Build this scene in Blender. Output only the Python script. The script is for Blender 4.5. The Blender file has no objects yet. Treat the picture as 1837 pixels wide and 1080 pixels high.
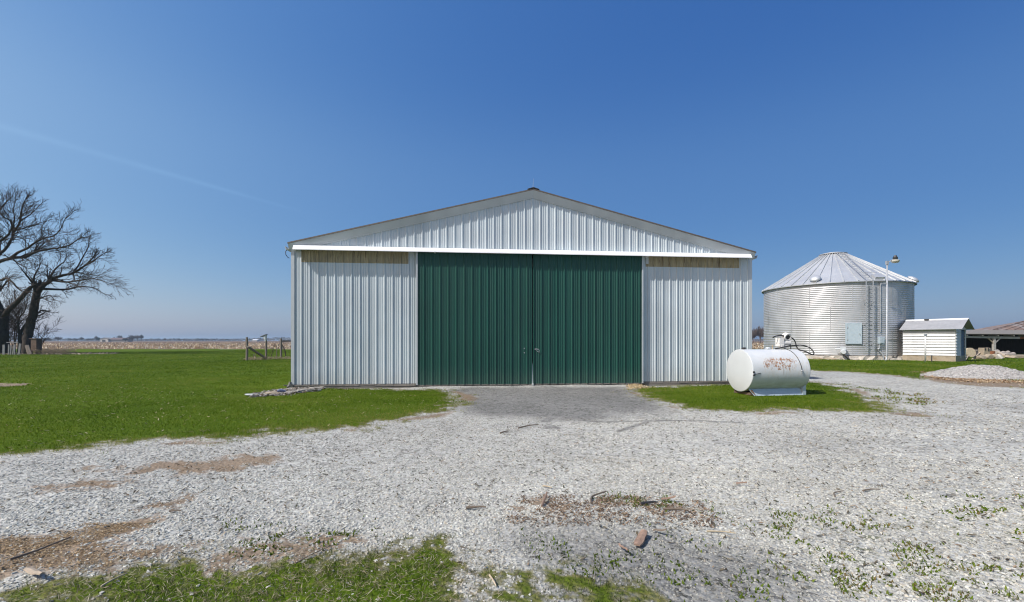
import bpy, math, random
import numpy as np
from mathutils import Vector, Matrix

R = math.radians
random.seed(7)
RNG = np.random.default_rng(11)
scene = bpy.context.scene
COL = scene.collection

# ------------------------------------------------------------------ camera
F, CX, HOR, CAM_H = 800.0, 918.5, 611.0, 1.5
cam = bpy.data.cameras.new('camera')
cam.sensor_width = 36.0
cam.lens = 36.0 * F / 1837.0
cam.shift_y = (HOR - 540.0) / 1837.0
cam.clip_start, cam.clip_end = 0.05, 12000
cam_o = bpy.data.objects.new('camera', cam)
cam_o.location = (0, 0, CAM_H)
cam_o.rotation_euler = (R(90), 0, 0)
COL.objects.link(cam_o)
scene.camera = cam_o


def P(px, py, d):
    return Vector(((px - CX) / F * d, d, CAM_H + (HOR - py) / F * d))


def G(px, py):
    d = CAM_H * F / max(py - HOR, 0.5)
    return Vector(((px - CX) / F * d, d, 0.0))


# ------------------------------------------------------------------ light
SUN_AZ = math.atan2(-0.879, -0.477)          # from +Y towards +X
SUN_EL = R(46)
to_sun = Vector((math.sin(SUN_AZ) * math.cos(SUN_EL), math.cos(SUN_AZ) * math.cos(SUN_EL), math.sin(SUN_EL)))
sd = bpy.data.lights.new('sun', 'SUN')
sd.energy = 4.3
sd.angle = R(0.5)
sd.color = (1.0, 0.965, 0.92)
so = bpy.data.objects.new('sun', sd)
so.rotation_euler = to_sun.to_track_quat('Z', 'Y').to_euler()
so.location = (0, 0, 60)
COL.objects.link(so)

world = bpy.data.worlds.new('World')
scene.world = world
world.use_nodes = True
wn = world.node_tree
wn.nodes.clear()
w_out = wn.nodes.new('ShaderNodeOutputWorld')
w_bg = wn.nodes.new('ShaderNodeBackground')
sky = wn.nodes.new('ShaderNodeTexSky')
sky.sky_type = 'NISHITA'
sky.sun_disc = False
sky.sun_elevation = SUN_EL
sky.sun_rotation = SUN_AZ
sky.air_density = 1.0
sky.dust_density = 1.0
sky.ozone_density = 1.0
sky.altitude = 0


def wnode(t, **kw):
    n_ = wn.nodes.new('ShaderNode' + t)
    for k_, v_ in kw.items():
        setattr(n_, k_, v_)
    return n_


def wmath(op, a, b=0.0):
    n_ = wnode('Math', operation=op)
    for q, v_ in zip(n_.inputs, (a, b)):
        if hasattr(v_, 'is_output'):
            wn.links.new(v_, q)
        else:
            q.default_value = v_
    return n_.outputs[0]


def wdot(vec):
    n_ = wnode('VectorMath', operation='DOT_PRODUCT')
    wn.links.new(w_tc.outputs['Generated'], n_.inputs[0])
    n_.inputs[1].default_value = vec
    return n_.outputs['Value']


# a clear sky that brightens and pales towards the sun
w_tc = wnode('TexCoord')
ct = wdot(to_sun)
comb = wnode('CombineColor')
SKY_A = (0.896, 0.611, 0.308)
SKY_G = (math.exp(-3.029), math.exp(-2.311), math.exp(-1.359))
SKY_P = (1.275, 0.90, 0.51)
sky_rgb = wnode('SeparateColor')
wn.links.new(sky.outputs[0], sky_rgb.inputs[0])
EXPO = 0.35
# an old contrail, a thin band of ice cloud low in the left of the sky
d1 = Vector(((0 - CX) / F, 1, (HOR - 226) / F)).normalized()
d2 = Vector(((585 - CX) / F, 1, (HOR - 392) / F)).normalized()
cn = d1.cross(d2).normalized()
off = wmath('ABSOLUTE', wdot(cn))
wnz = wnode('TexNoise')
wn.links.new(w_tc.outputs['Generated'], wnz.inputs['Vector'])
wnz.inputs['Scale'].default_value = 9.0
wnz.inputs['Detail'].default_value = 5.0
along = wdot((d1 - d2).normalized())
s1, s2 = d1.dot((d1 - d2).normalized()), d2.dot((d1 - d2).normalized())
wid_ = wmath('MULTIPLY_ADD', wmath('SUBTRACT', along, s2), 0.006)
wid_.node.inputs[2].default_value = 0.0025
tr = wmath('MULTIPLY', wmath('POWER', 2.718, wmath('MULTIPLY', wmath('POWER', wmath('DIVIDE', off, wid_), 2.0), -1.0)), wmath('MULTIPLY', wnz.outputs[0], 0.11))
fwd = wmath('GREATER_THAN', wdot((0, 1, 0)), 0.0)
endf = wnode('MapRange', interpolation_type='SMOOTHSTEP')
wn.links.new(along, endf.inputs['Value'])
endf.inputs['From Min'].default_value = s2 - 0.02
endf.inputs['From Max'].default_value = s2 + 0.15
tr = wmath('MULTIPLY', wmath('MULTIPLY', tr, endf.outputs[0]), fwd)
belt_ = wmath('POWER', 2.718, wmath('MULTIPLY', wmath('POWER', wmath('DIVIDE', wmath('SUBTRACT', wdot((0, 0, 1)), 0.36), 0.11), 2.0), -1.0))
for i_, (a_, g_) in enumerate(zip(SKY_A, SKY_G)):
    v_ = wmath('MULTIPLY', wmath('POWER', math.exp(a_), ct), g_ / 2 ** EXPO)
    v_ = wmath('MULTIPLY', v_, wmath('POWER', sky_rgb.outputs[i_], SKY_P[i_]))
    v_ = wmath('MULTIPLY', v_, wmath('ADD', 1.0, wmath('MULTIPLY', tr, (1.5, 1.2, 0.8)[i_])))
    v_ = wmath('MULTIPLY', v_, wmath('ADD', 1.0, wmath('MULTIPLY', belt_, (0.26, 0.13, 0.04)[i_])))
    wn.links.new(v_, comb.inputs[i_])
wn.links.new(comb.outputs[0], w_bg.inputs[0])
w_bg.inputs[1].default_value = 1.0
wn.links.new(w_bg.outputs[0], w_out.inputs[0])

vs = scene.view_settings
vs.view_transform = 'Standard'
vs.look = 'None'
vs.exposure = EXPO
vs.gamma = 1.0
scene.render.engine = 'CYCLES'
cy = scene.cycles
cy.max_bounces = 6
cy.diffuse_bounces = 3
cy.glossy_bounces = 3
cy.transmission_bounces = 2
cy.transparent_max_bounces = 6
cy.volume_bounces = 0
cy.use_adaptive_sampling = True
cy.adaptive_threshold = 0.02
cy.filter_width = 1.1


# ------------------------------------------------------------------ helpers: nodes
class NT:
    def __init__(s, tree):
        s.t = tree

    def n(s, typ, **kw):
        nd = s.t.nodes.new('ShaderNode' + typ)
        ins = kw.pop('ins', {})
        for k, v in kw.items():
            setattr(nd, k, v)
        for k, v in ins.items():
            s.set(nd.inputs[k], v)
        return nd

    def set(s, sock, v):
        if hasattr(v, 'is_output'):
            s.t.links.new(v, sock)
        else:
            if isinstance(v, (tuple, list)) and len(v) == 3 and sock.type == 'RGBA':
                v = (*v, 1.0)
            sock.default_value = v

    def coord(s, kind='Object'):
        return s.n('TexCoord').outputs[kind]

    def mapping(s, vec, scale=(1, 1, 1), loc=(0, 0, 0), rot=(0, 0, 0)):
        m = s.n('Mapping')
        s.set(m.inputs['Vector'], vec)
        m.inputs['Scale'].default_value = scale
        m.inputs['Location'].default_value = loc
        m.inputs['Rotation'].default_value = rot
        return m.outputs[0]

    def noise(s, vec, scale, detail=4.0, rough=0.6, dist=0.0, color=False):
        nd = s.n('TexNoise')
        s.set(nd.inputs['Vector'], vec)
        nd.inputs['Scale'].default_value = scale
        nd.inputs['Detail'].default_value = detail
        nd.inputs['Roughness'].default_value = rough
        nd.inputs['Distortion'].default_value = dist
        return nd.outputs['Color' if color else 'Fac']

    def voro(s, vec, scale, feature='F1', rnd=1.0):
        nd = s.n('TexVoronoi', feature=feature)
        s.set(nd.inputs['Vector'], vec)
        nd.inputs['Scale'].default_value = scale
        nd.inputs['Randomness'].default_value = rnd
        return nd

    def ramp(s, fac, stops, interp='LINEAR'):
        nd = s.n('ValToRGB')
        cr = nd.color_ramp
        cr.interpolation = interp
        while len(cr.elements) < len(stops):
            cr.elements.new(0.5)
        for e, (p, c) in zip(cr.elements, stops):
            e.position = p
            if isinstance(c, (int, float)):
                c = (c, c, c)
            e.color = (*c, 1.0)
        s.set(nd.inputs[0], fac)
        return nd.outputs[0]

    def mix(s, fac, a, b, mode='MIX'):
        nd = s.n('Mix', data_type='RGBA', blend_type=mode)
        s.set(nd.inputs[0], fac)
        s.set(nd.inputs[6], a)
        s.set(nd.inputs[7], b)
        return nd.outputs[2]

    def math(s, op, a, b=0.0, c=0.0, clamp=False):
        nd = s.n('Math', operation=op, use_clamp=clamp)
        s.set(nd.inputs[0], a)
        s.set(nd.inputs[1], b)
        if op in ('MULTIPLY_ADD', 'SMOOTH_MIN'):
            s.set(nd.inputs[2], c)
        return nd.outputs[0]

    def step(s, v, lo, hi):
        nd = s.n('MapRange', interpolation_type='SMOOTHSTEP')
        s.set(nd.inputs['Value'], v)
        nd.inputs['From Min'].default_value = lo
        nd.inputs['From Max'].default_value = hi
        return nd.outputs[0]

    def bump(s, h, strength=0.3, dist=0.02):
        nd = s.n('Bump')
        nd.inputs['Strength'].default_value = strength
        nd.inputs['Distance'].default_value = dist
        s.set(nd.inputs['Height'], h)
        return nd.outputs[0]


def new_mat(name):
    m = bpy.data.materials.new(name)
    m.use_nodes = True
    t = m.node_tree
    t.nodes.clear()
    out = t.nodes.new('ShaderNodeOutputMaterial')
    b = t.nodes.new('ShaderNodeBsdfPrincipled')
    t.links.new(b.outputs[0], out.inputs[0])
    return m, NT(t), b


def simple_mat(name, col, rough=0.6, metal=0.0, var=0.18, scale=6.0, stretch=(1, 1, 1), bump=0.0, bscale=40.0, spot=None, spec=0.5):
    """a base colour that varies by two noises, optional stains (colour, threshold, scale) and bump"""
    m, k, b = new_mat(name)
    v = k.mapping(k.coord(), stretch)
    n1 = k.noise(v, scale, 5)
    n2 = k.noise(v, scale * 5.3, 3)
    f = k.math('ADD', k.math('MULTIPLY', n1, 0.65), k.math('MULTIPLY', n2, 0.35))
    lo = tuple(max(0.0, c * (1 - var)) for c in col)
    hi = tuple(min(1.0, c * (1 + var)) for c in col)
    c = k.ramp(f, [(0.32, lo), (0.68, hi)])
    if spot:
        sc, th, ss = spot
        s = k.step(k.noise(v, ss, 6, 0.7), th, th + 0.08)
        c = k.mix(s, c, sc)
    k.set(b.inputs['Base Color'], c)
    b.inputs['Roughness'].default_value = rough
    b.inputs['Metallic'].default_value = metal
    b.inputs['Specular IOR Level'].default_value = spec
    if bump:
        k.set(b.inputs['Normal'], k.bump(k.noise(v, bscale, 5), bump, 0.01))
    return m


# ------------------------------------------------------------------ helpers: meshes
class MB:
    def __init__(s):
        s.v, s.f = [], []

    def add(s, vs_, fs):
        o = len(s.v)
        s.v.extend([tuple(p) for p in vs_])
        s.f.extend([tuple(i + o for i in f) for f in fs])
        return s

    def box(s, c, size, rz=0.0, M=None):
        hx, hy, hz = size[0] / 2, size[1] / 2, size[2] / 2
        pts = [Vector((x, y, z)) for x in (-hx, hx) for y in (-hy, hy) for z in (-hz, hz)]
        if M is None:
            M = Matrix.Rotation(rz, 3, 'Z')
        pts = [M @ p + Vector(c) for p in pts]
        return s.add(pts, [(0, 1, 3, 2), (4, 6, 7, 5), (0, 4, 5, 1), (2, 3, 7, 6), (0, 2, 6, 4), (1, 5, 7, 3)])

    def bar(s, a, b, w, h=None, up=(0, 0, 1)):
        a, b = Vector(a), Vector(b)
        h = h or w
        d = (b - a)
        L = d.length
        d.normalize()
        u = Vector(up)
        sd_ = d.cross(u)
        if sd_.length < 1e-3:
            sd_ = d.cross(Vector((0, 1, 0)))
        sd_.normalize()
        u = sd_.cross(d)
        pts = []
        for p in (a, b):
            for i, j in ((-1, -1), (1, -1), (1, 1), (-1, 1)):
                pts.append(p + sd_ * (i * w / 2) + u * (j * h / 2))
        return s.add(pts, [(0, 3, 2, 1), (4, 5, 6, 7), (0, 1, 5, 4), (1, 2, 6, 5), (2, 3, 7, 6), (3, 0, 4, 7)])

    def tube(s, pts, rad, n=8, caps=True):
        pts = [Vector(p) for p in pts]
        if not hasattr(rad, '__len__'):
            rad = [rad] * len(pts)
        o = len(s.v)
        ref = None
        for i, p in enumerate(pts):
            t = (pts[min(i + 1, len(pts) - 1)] - pts[max(i - 1, 0)])
            if t.length < 1e-9:
                t = Vector((0, 0, 1))
            t.normalize()
            if ref is None:
                ref = t.cross(Vector((0, 0, 1)))
                if ref.length < 0.05:
                    ref = t.cross(Vector((0, 1, 0)))
            a = ref - t * ref.dot(t)
            if a.length < 1e-6:
                a = t.orthogonal()
            a.normalize()
            ref = a
            b = t.cross(a)
            for k in range(n):
                an = 2 * math.pi * k / n
                s.v.append(tuple(p + (a * math.cos(an) + b * math.sin(an)) * rad[i]))
        for i in range(len(pts) - 1):
            for k in range(n):
                k2 = (k + 1) % n
                s.f.append((o + i * n + k, o + i * n + k2, o + (i + 1) * n + k2, o + (i + 1) * n + k))
        if caps:
            s.f.append(tuple(o + k for k in range(n))[::-1])
            s.f.append(tuple(o + (len(pts) - 1) * n + k for k in range(n)))
        return s

    def lathe(s, prof, n=24, M=None, closed=False):
        """prof: (radius, z) pairs round the z axis"""
        o = len(s.v)
        M = M or Matrix.Identity(4)
        for r, z in prof:
            for k in range(n):
                a = 2 * math.pi * k / n
                s.v.append(tuple(M @ Vector((r * math.cos(a), r * math.sin(a), z))))
        for i in range(len(prof) - 1):
            for k in range(n):
                k2 = (k + 1) % n
                s.f.append((o + i * n + k, o + i * n + k2, o + (i + 1) * n + k2, o + (i + 1) * n + k))
        if closed:
            s.f.append(tuple(o + k for k in range(n))[::-1])
            s.f.append(tuple(o + (len(prof) - 1) * n + k for k in range(n)))
        return s

    def prism(s, poly, axis_a, axis_b, origin, ext):
        """poly of (a, b) in the plane of axis_a, axis_b, extruded by the vector ext"""
        A, B, O, E = Vector(axis_a), Vector(axis_b), Vector(origin), Vector(ext)
        n = len(poly)
        pts = [O + A * a + B * b for a, b in poly] + [O + A * a + B * b + E for a, b in poly]
        fs = [tuple(range(n))[::-1], tuple(range(n, 2 * n))]
        for i in range(n):
            j = (i + 1) % n
            fs.append((i, j, j + n, i + n))
        return s.add(pts, fs)

    def rock(s, c, size, seed, rz=0.0, sub=2):
        rg = np.random.default_rng(seed)
        import bmesh
        bm = bmesh.new()
        bmesh.ops.create_icosphere(bm, subdivisions=sub, radius=1.0)
        dirs = rg.normal(size=(9, 3))
        dirs /= np.linalg.norm(dirs, axis=1)[:, None]
        lim = rg.uniform(0.55, 0.95, 9)
        M = Matrix.Rotation(rz, 3, 'Z')
        for v in bm.verts:
            p = np.array(v.co)
            for d, l in zip(dirs, lim):
                q = p @ d
                if q > l:
                    p = p - d * (q - l)
            p = p * (1 + rg.normal() * 0.02)
            q = M @ Vector((p[0] * size[0] / 2, p[1] * size[1] / 2, p[2] * size[2] / 2))
            v.co = q + Vector(c)
        bm.verts.ensure_lookup_table()
        s.add([v.co.copy() for v in bm.verts], [[v.index for v in f.verts] for f in bm.faces])
        bm.free()
        return s

    def mesh(s, name):
        me = bpy.data.meshes.new(name)
        me.from_pydata(s.v, [], s.f)
        return me


def link(name, me, m, parent=None, smooth=False, loc=None):
    o = bpy.data.objects.new(name, me)
    COL.objects.link(o)
    if m is not None:
        me.materials.append(m)
    if smooth:
        me.polygons.foreach_set('use_smooth', [True] * len(me.polygons))
        me.update()
    if parent is not None:
        o.parent = parent
    if loc is not None:
        o.location = loc
    return o


def fix_normals(me):
    import bmesh
    bm = bmesh.new()
    bm.from_mesh(me)
    bmesh.ops.recalc_face_normals(bm, faces=bm.faces)
    bm.to_mesh(me)
    bm.free()


def obj(name, mb, m, parent=None, smooth=False, label=None, bevel=0.0, auto=None, loc=None, normals=True):
    me = mb.mesh(name)
    if normals:
        fix_normals(me)
    o = link(name, me, m, parent, smooth, loc)
    if label:
        o['label'] = label
    if bevel:
        bv = o.modifiers.new('bevel', 'BEVEL')
        bv.width = bevel
        bv.segments = 2
        bv.limit_method = 'ANGLE'
        bv.angle_limit = R(40)
    if auto:
        es = o.modifiers.new('split', 'EDGE_SPLIT')
        es.split_angle = R(auto)
    return o


def thing(name, label, cat, loc=(0, 0, 0), rz=0.0, group=None):
    o = bpy.data.objects.new(name, None)
    o.empty_display_size = 0.3
    o.location = loc
    o.rotation_euler = (0, 0, rz)
    COL.objects.link(o)
    return tag(o, label, cat, group)


def tag(o, label, cat, group=None, kind=None):
    o['label'] = label
    o['category'] = cat
    if group:
        o['group'] = group
    if kind:
        o['kind'] = kind
    return o


def raw_mesh(name, verts, faces_flat, loop_tot, m, attrs=None, smooth=False):
    """fast mesh from numpy arrays; faces_flat: vertex indices, loop_tot: sides of each face"""
    me = bpy.data.meshes.new(name)
    nv, nl, nf = len(verts), len(faces_flat), len(loop_tot)
    me.vertices.add(nv)
    me.loops.add(nl)
    me.polygons.add(nf)
    me.vertices.foreach_set('co', np.asarray(verts, dtype=np.float32).ravel())
    me.loops.foreach_set('vertex_index', np.asarray(faces_flat, dtype=np.int32))
    starts = np.zeros(nf, dtype=np.int32)
    starts[1:] = np.cumsum(loop_tot)[:-1]
    me.polygons.foreach_set('loop_start', starts)
    me.polygons.foreach_set('use_smooth', np.full(nf, smooth, dtype=bool))
    for an, arr in (attrs or {}).items():
        at = me.attributes.new(an, 'FLOAT_COLOR', 'POINT')
        at.data.foreach_set('color', np.asarray(arr, dtype=np.float32).ravel())
    me.update()
    me.validate()
    return link(name, me, m)


# ------------------------------------------------------------------ numpy noise and masks
def hash2(ix, iy, seed):
    h = (ix.astype(np.int64) * 374761393 + iy.astype(np.int64) * 668265263 + seed * 1274126177) & 0x7fffffff
    h = ((h ^ (h >> 13)) * 1274126177) & 0x7fffffff
    return ((h ^ (h >> 16)) & 0xffff) / 65535.0


def vnoise(x, y, s, seed=0):
    x, y = np.asarray(x) * s, np.asarray(y) * s
    ix, iy = np.floor(x), np.floor(y)
    fx, fy = x - ix, y - iy
    fx, fy = fx * fx * (3 - 2 * fx), fy * fy * (3 - 2 * fy)
    a, b = hash2(ix, iy, seed), hash2(ix + 1, iy, seed)
    c, d = hash2(ix, iy + 1, seed), hash2(ix + 1, iy + 1, seed)
    return (a * (1 - fx) + b * fx) * (1 - fy) + (c * (1 - fx) + d * fx) * fy


def fbm(x, y, s, seed=0, oct_=4):
    t, a, tot = 0, 1.0, 0
    for i in range(oct_):
        t = t + a * vnoise(x, y, s * 2 ** i, seed + i * 17)
        tot += a
        a *= 0.55
    return t / tot


def sdf(poly, x, y):
    """signed distance to a closed polygon, positive inside"""
    x, y = np.asarray(x, float), np.asarray(y, float)
    d2 = np.full(x.shape, 1e18)
    ins = np.zeros(x.shape, bool)
    n = len(poly)
    for i in range(n):
        ax, ay = poly[i]
        bx, by = poly[(i + 1) % n]
        ex, ey = bx - ax, by - ay
        L = ex * ex + ey * ey + 1e-12
        t = np.clip(((x - ax) * ex + (y - ay) * ey) / L, 0, 1)
        d2 = np.minimum(d2, (x - ax - t * ex) ** 2 + (y - ay - t * ey) ** 2)
        c = ((ay > y) != (by > y))
        xi = ax + (y - ay) / (ey if abs(ey) > 1e-12 else 1e-12) * ex
        ins ^= c & (x < xi)
    return np.where(ins, 1, -1) * np.sqrt(d2)


def sm(v, a, b):
    t = np.clip((v - a) / (b - a), 0, 1)
    return t * t * (3 - 2 * t)


def gp(pts):
    return [tuple(G(*p)[:2]) for p in pts]


# barn placement (front wall runs from BP0 to BP1)
BZL, BZR = 14.5, 16.0
BP0 = Vector(((523 - CX) / F * BZL, BZL, 0))
BP1 = Vector(((1348 - CX) / F * BZR, BZR, 0))
BW = (BP1 - BP0).length
BANG = math.atan2(BP1.y - BP0.y, BP1.x - BP0.x)
BMID = (BP0 + BP1) / 2
BX, BY = Vector((math.cos(BANG), math.sin(BANG), 0)), Vector((-math.sin(BANG), math.cos(BANG), 0))


def B(px, py, p=0.0):
    """photo pixel to barn-local (x, z) on the plane p metres in front of the front wall"""
    o = BMID - BY * p
    ray = Vector(((px - CX) / F, 1.0, (HOR - py) / F))
    c = Vector((0, 0, CAM_H))
    t = (o - Vector((0, 0, 0))).dot(BY) / ray.dot(BY)
    q = c + ray * t - o
    return q.dot(BX), (c + ray * t).z


FIELD_Y = 80.0
b_back = BY * 26
lawn_left = gp([(-400, 875), (-120, 842), (0, 824), (60, 815), (130, 806), (250, 794), (330, 789), (400, 788), (470, 778), (560, 771),
                (640, 766), (700, 754), (760, 745), (806, 738), (826, 722), (832, 712), (815, 703), (790, 699), (745, 697)])
lawn_left += [tuple((BP0 + BX * 1.2)[:2]), tuple((BP0 + BX * 1.2 + b_back)[:2]), (BP0.x - 1, FIELD_Y), (-160, FIELD_Y), (-160, 5)]
lawn_isle = gp([(1128, 695), (1140, 703), (1175, 716), (1210, 729), (1260, 737), (1340, 740), (1420, 738), (1500, 737), (1560, 741),
                (1640, 743), (1590, 731), (1570, 720), (1545, 706), (1520, 695), (1480, 688), (1455, 684), (1400, 681), (1347, 683), (1250, 688)])
lawn_far = gp([(1347, 664), (1456, 664), (1530, 668), (1600, 673), (1660, 680), (1700, 686), (1760, 691), (1837, 695), (2000, 700)])
lawn_far += [(160, 18), (160, FIELD_Y), (5, FIELD_Y), (4, 30)]
lawn_near = gp([(-60, 1032), (40, 1024), (130, 1016), (230, 1004), (320, 984), (380, 975), (470, 992), (560, 978), (600, 966), (660, 966), (720, 965),
                (800, 968), (850, 974), (880, 990), (900, 1020), (890, 1060), (880, 1120), (860, 1300), (-200, 1300)])
lawn_bit = gp([(935, 1025), (975, 1008), (1030, 1008), (1075, 1022), (1135, 1048), (1110, 1066), (1060, 1075), (1000, 1090), (950, 1120), (905, 1120), (930, 1060)])
weed_strip = gp([(1465, 685), (1520, 689), (1600, 702), (1650, 710), (1690, 722), (1660, 728), (1600, 722), (1570, 712), (1600, 706), (1530, 693)])
soil_polys = [gp(q) for q in (
    [(-60, 965), (60, 957), (140, 944), (250, 934), (262, 941), (200, 950), (170, 960), (180, 972), (250, 975), (330, 968), (390, 962), (330, 985), (220, 1006), (100, 1020), (-60, 1030)],
    [(155, 838), (250, 826), (350, 822), (430, 816), (495, 818), (470, 830), (400, 843), (330, 846), (300, 836), (220, 843)],
    [(90, 868), (150, 860), (215, 855), (200, 868), (130, 874)],
    [(285, 900), (330, 893), (335, 902), (300, 908)],
    [(380, 985), (460, 968), (560, 962), (640, 958), (655, 965), (590, 975), (480, 1000), (380, 1010)],
    [(-40, 688), (20, 687), (52, 688), (58, 691), (20, 693), (-40, 695)],
    [(1640, 672), (1700, 674), (1780, 681), (1900, 688), (1900, 696), (1760, 692), (1690, 685)])]
bark_poly = gp([(905, 900), (960, 890), (1080, 887), (1180, 893), (1260, 905), (1290, 925), (1240, 935), (1150, 925), (1050, 945), (950, 945), (900, 925)])
dark_poly = gp([(820, 694), (800, 700), (838, 712), (815, 735), (880, 745), (1000, 750), (1080, 752), (1110, 742), (1200, 735), (1160, 712), (1128, 692)])
grey_poly = gp([(930, 960), (1050, 950), (1200, 955), (1300, 975), (1400, 1010), (1480, 1100), (1480, 1300), (900, 1300), (1000, 1020)])
moss_poly = gp([(1420, 1000), (1560, 1010), (1700, 1040), (1837, 1050), (1900, 1090), (1500, 1090)])
moss2_poly = gp([(1330, 930), (1500, 900), (1837, 890), (1950, 900), (1950, 1080), (1500, 1040)])
moss3_poly = gp([(1100, 893), (1250, 892), (1270, 912), (1180, 915)])
moss4_poly = gp([(380, 940), (500, 955), (640, 935), (650, 965), (380, 975)])
tree_dirt = [(-80, 46), (-47, 47.5), (-44, 49), (-46, 53), (-80, 56)]


def rut(pts):
    a = gp(pts)
    return a + [(p[0] + 0.01, p[1] + 0.01) for p in a[::-1]]


RUTS = [rut([(985, 765), (962, 757), (985, 748), (1000, 738), (998, 728)]), rut([(1000, 766), (975, 757), (995, 748), (1010, 738), (1007, 728)]),
        rut([(893, 722), (900, 712), (918, 703), (940, 696)]), rut([(902, 724), (909, 713), (928, 703), (950, 696)]),
        rut([(1040, 752), (1100, 755), (1200, 752), (1330, 756)]), rut([(1110, 772), (1140, 762), (1160, 756)])]


def masks(x, y):
    w = (fbm(x, y, 1.7, 3) - 0.5) * 0.5 + (fbm(x, y, 9.0, 5, 3) - 0.5) * 0.22
    w = w * np.clip(y / 9.0, 0.5, 2.5)
    g = np.full(np.shape(x), -1e9)
    for pl in (lawn_left, lawn_isle, lawn_far):
        g = np.maximum(g, sdf(pl, x, y))
    rag = (fbm(x, y, 3.5, 71, 4) - 0.5)
    near = np.maximum(sdf(lawn_near, x, y), sdf(lawn_bit, x, y))
    grass = sm(g + w * 1.3 + rag * 1.0 + (fbm(x, y, 10.0, 75, 3) - 0.5) * 0.8, -0.65, 0.85)
    grass = np.maximum(grass, 0.95 * sm(near + w * 0.6 + rag * 0.8 + (fbm(x, y, 11.0, 74, 3) - 0.5) * 0.6, -0.42, 0.55))
    soil = np.zeros(np.shape(x))
    for pl in soil_polys:
        soil = np.maximum(soil, sm(sdf(pl, x, y) + w * 0.9 + rag * 0.6 + (fbm(x, y, 14.0, 73, 3) - 0.5) * 0.4, -0.34, 0.26))
    soil = np.maximum(soil, 0.85 * sm(sdf(bark_poly, x, y) + w * 1.2 + rag * 0.6, -0.3, 0.35) * sm(fbm(x, y, 4.5, 41), 0.42, 0.62))
    soil = np.maximum(soil, 0.8 * sm(np.abs(g + 0.1) * -1 + w * 0.7, -0.34, -0.02) * sm(fbm(x, y, 1.1, 51, 4), 0.44, 0.62) * (y < 30) * (grass < 0.8))
    soil = np.maximum(soil, sm(sdf(tree_dirt, x, y) + w, -0.5, 0.6))
    soil = soil * (1 - sm(np.where(y > 40, sdf(lawn_left, x, y), -1) * 0, 0.5, 1))
    dark = sm(sdf(dark_poly, x, y) + w * 1.2, -0.6, 0.5)
    dark = np.maximum(dark, 0.9 * sm(sdf(grey_poly, x, y) + w * 0.9, -0.5, 0.35))
    for tr_ in RUTS:
        dark = np.maximum(dark, 0.95 * sm(-np.abs(sdf(tr_, x, y)) + w * 0.04, -0.09, -0.02) * sm(fbm(x, y, 2.2, 83), 0.3, 0.5))
    weed = np.zeros(np.shape(x))
    for pl, a in ((moss_poly, 0.95), (moss2_poly, 0.45), (moss3_poly, 0.9), (moss4_poly, 0.65), (weed_strip, 1.0), (grey_poly, 0.22)):
        weed = np.maximum(weed, a * sm(sdf(pl, x, y) + w, -0.3, 0.3))
    field = sm(y + (fbm(x, y, 0.2, 9) - 0.5) * 3, FIELD_Y - 0.8, FIELD_Y + 0.8)
    field = np.where(y < -60, 1.0, field)
    grass = grass * (1 - sm(soil, 0.35, 0.8) * (y < 30)) * (1 - field)
    return grass, soil, dark, weed, field


hwid = BW / 2


def gheight(x, y):
    x, y = np.asarray(x, float), np.asarray(y, float)
    h = (fbm(x, y, 0.9, 21, 3) - 0.5) * 0.05 * np.clip(1.2 - np.abs(y - 5) / 40, 0.2, 1)
    mx, my = G(1080, 925)[:2]
    h = h + 0.05 * np.exp(-(((x - mx) / 0.9) ** 2 + ((y - my) / 0.35) ** 2))
    dx, dy = x - BMID.x, y - BMID.y
    u, v = dx * BX.x + dy * BX.y, dx * BY.x + dy * BY.y
    side_ = sm(np.abs(u + 0.1), 3.2, 4.4) * sm(-np.abs(u), -hwid - 2.5, -hwid)
    return h - 0.02 - 0.065 * side_ * np.exp(-np.abs(v) / 1.2)


# ------------------------------------------------------------------ materials
def metal_paint(name, col, rough=0.42, dirt=0.12, streak=(0.5, 0.46, 0.4), spots=None, mud=0.22):
    m, k, b = new_mat(name)
    v = k.coord()
    st = k.noise(k.mapping(v, (5, 5, 0.18)), 1.6, 5)
    big = k.noise(v, 0.6, 3)
    f = k.math('MULTIPLY', k.step(st, 0.5, 0.75), dirt)
    c = k.mix(k.step(big, 0.3, 0.7), tuple(x * 0.93 for x in col), tuple(min(1, x * 1.05) for x in col))
    c = k.mix(1.0, c, k.ramp(k.noise(k.mapping(v, (1.3, 0.3, 0.02)), 1.1, 1), [(0.35, 0.93), (0.65, 1.05)]), 'MULTIPLY')
    c = k.mix(f, c, streak)
    # splashed soil close to the ground
    sep = k.n('SeparateXYZ')
    k.set(sep.inputs[0], v)
    low = k.math('MULTIPLY', k.step(k.math('ADD', sep.outputs[2], k.math('MULTIPLY', k.noise(v, 3.0, 4), 0.5)), 0.95, 0.3), mud)
    c = k.mix(low, c, (0.30, 0.26, 0.2))
    if spots:
        s = k.step(k.noise(v, spots[1], 5, 0.8), spots[2], spots[2] + 0.03)
        c = k.mix(s, c, spots[0])
    k.set(b.inputs['Base Color'], c)
    k.set(b.inputs['Roughness'], k.ramp(st, [(0.3, rough - 0.06), (0.7, rough + 0.12)]))
    # slight oil-canning of the thin sheet
    k.set(b.inputs['Normal'], k.bump(k.noise(k.mapping(v, (1.6, 1.6, 0.6)), 1.6, 2), 0.12, 0.05))
    return m


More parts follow.
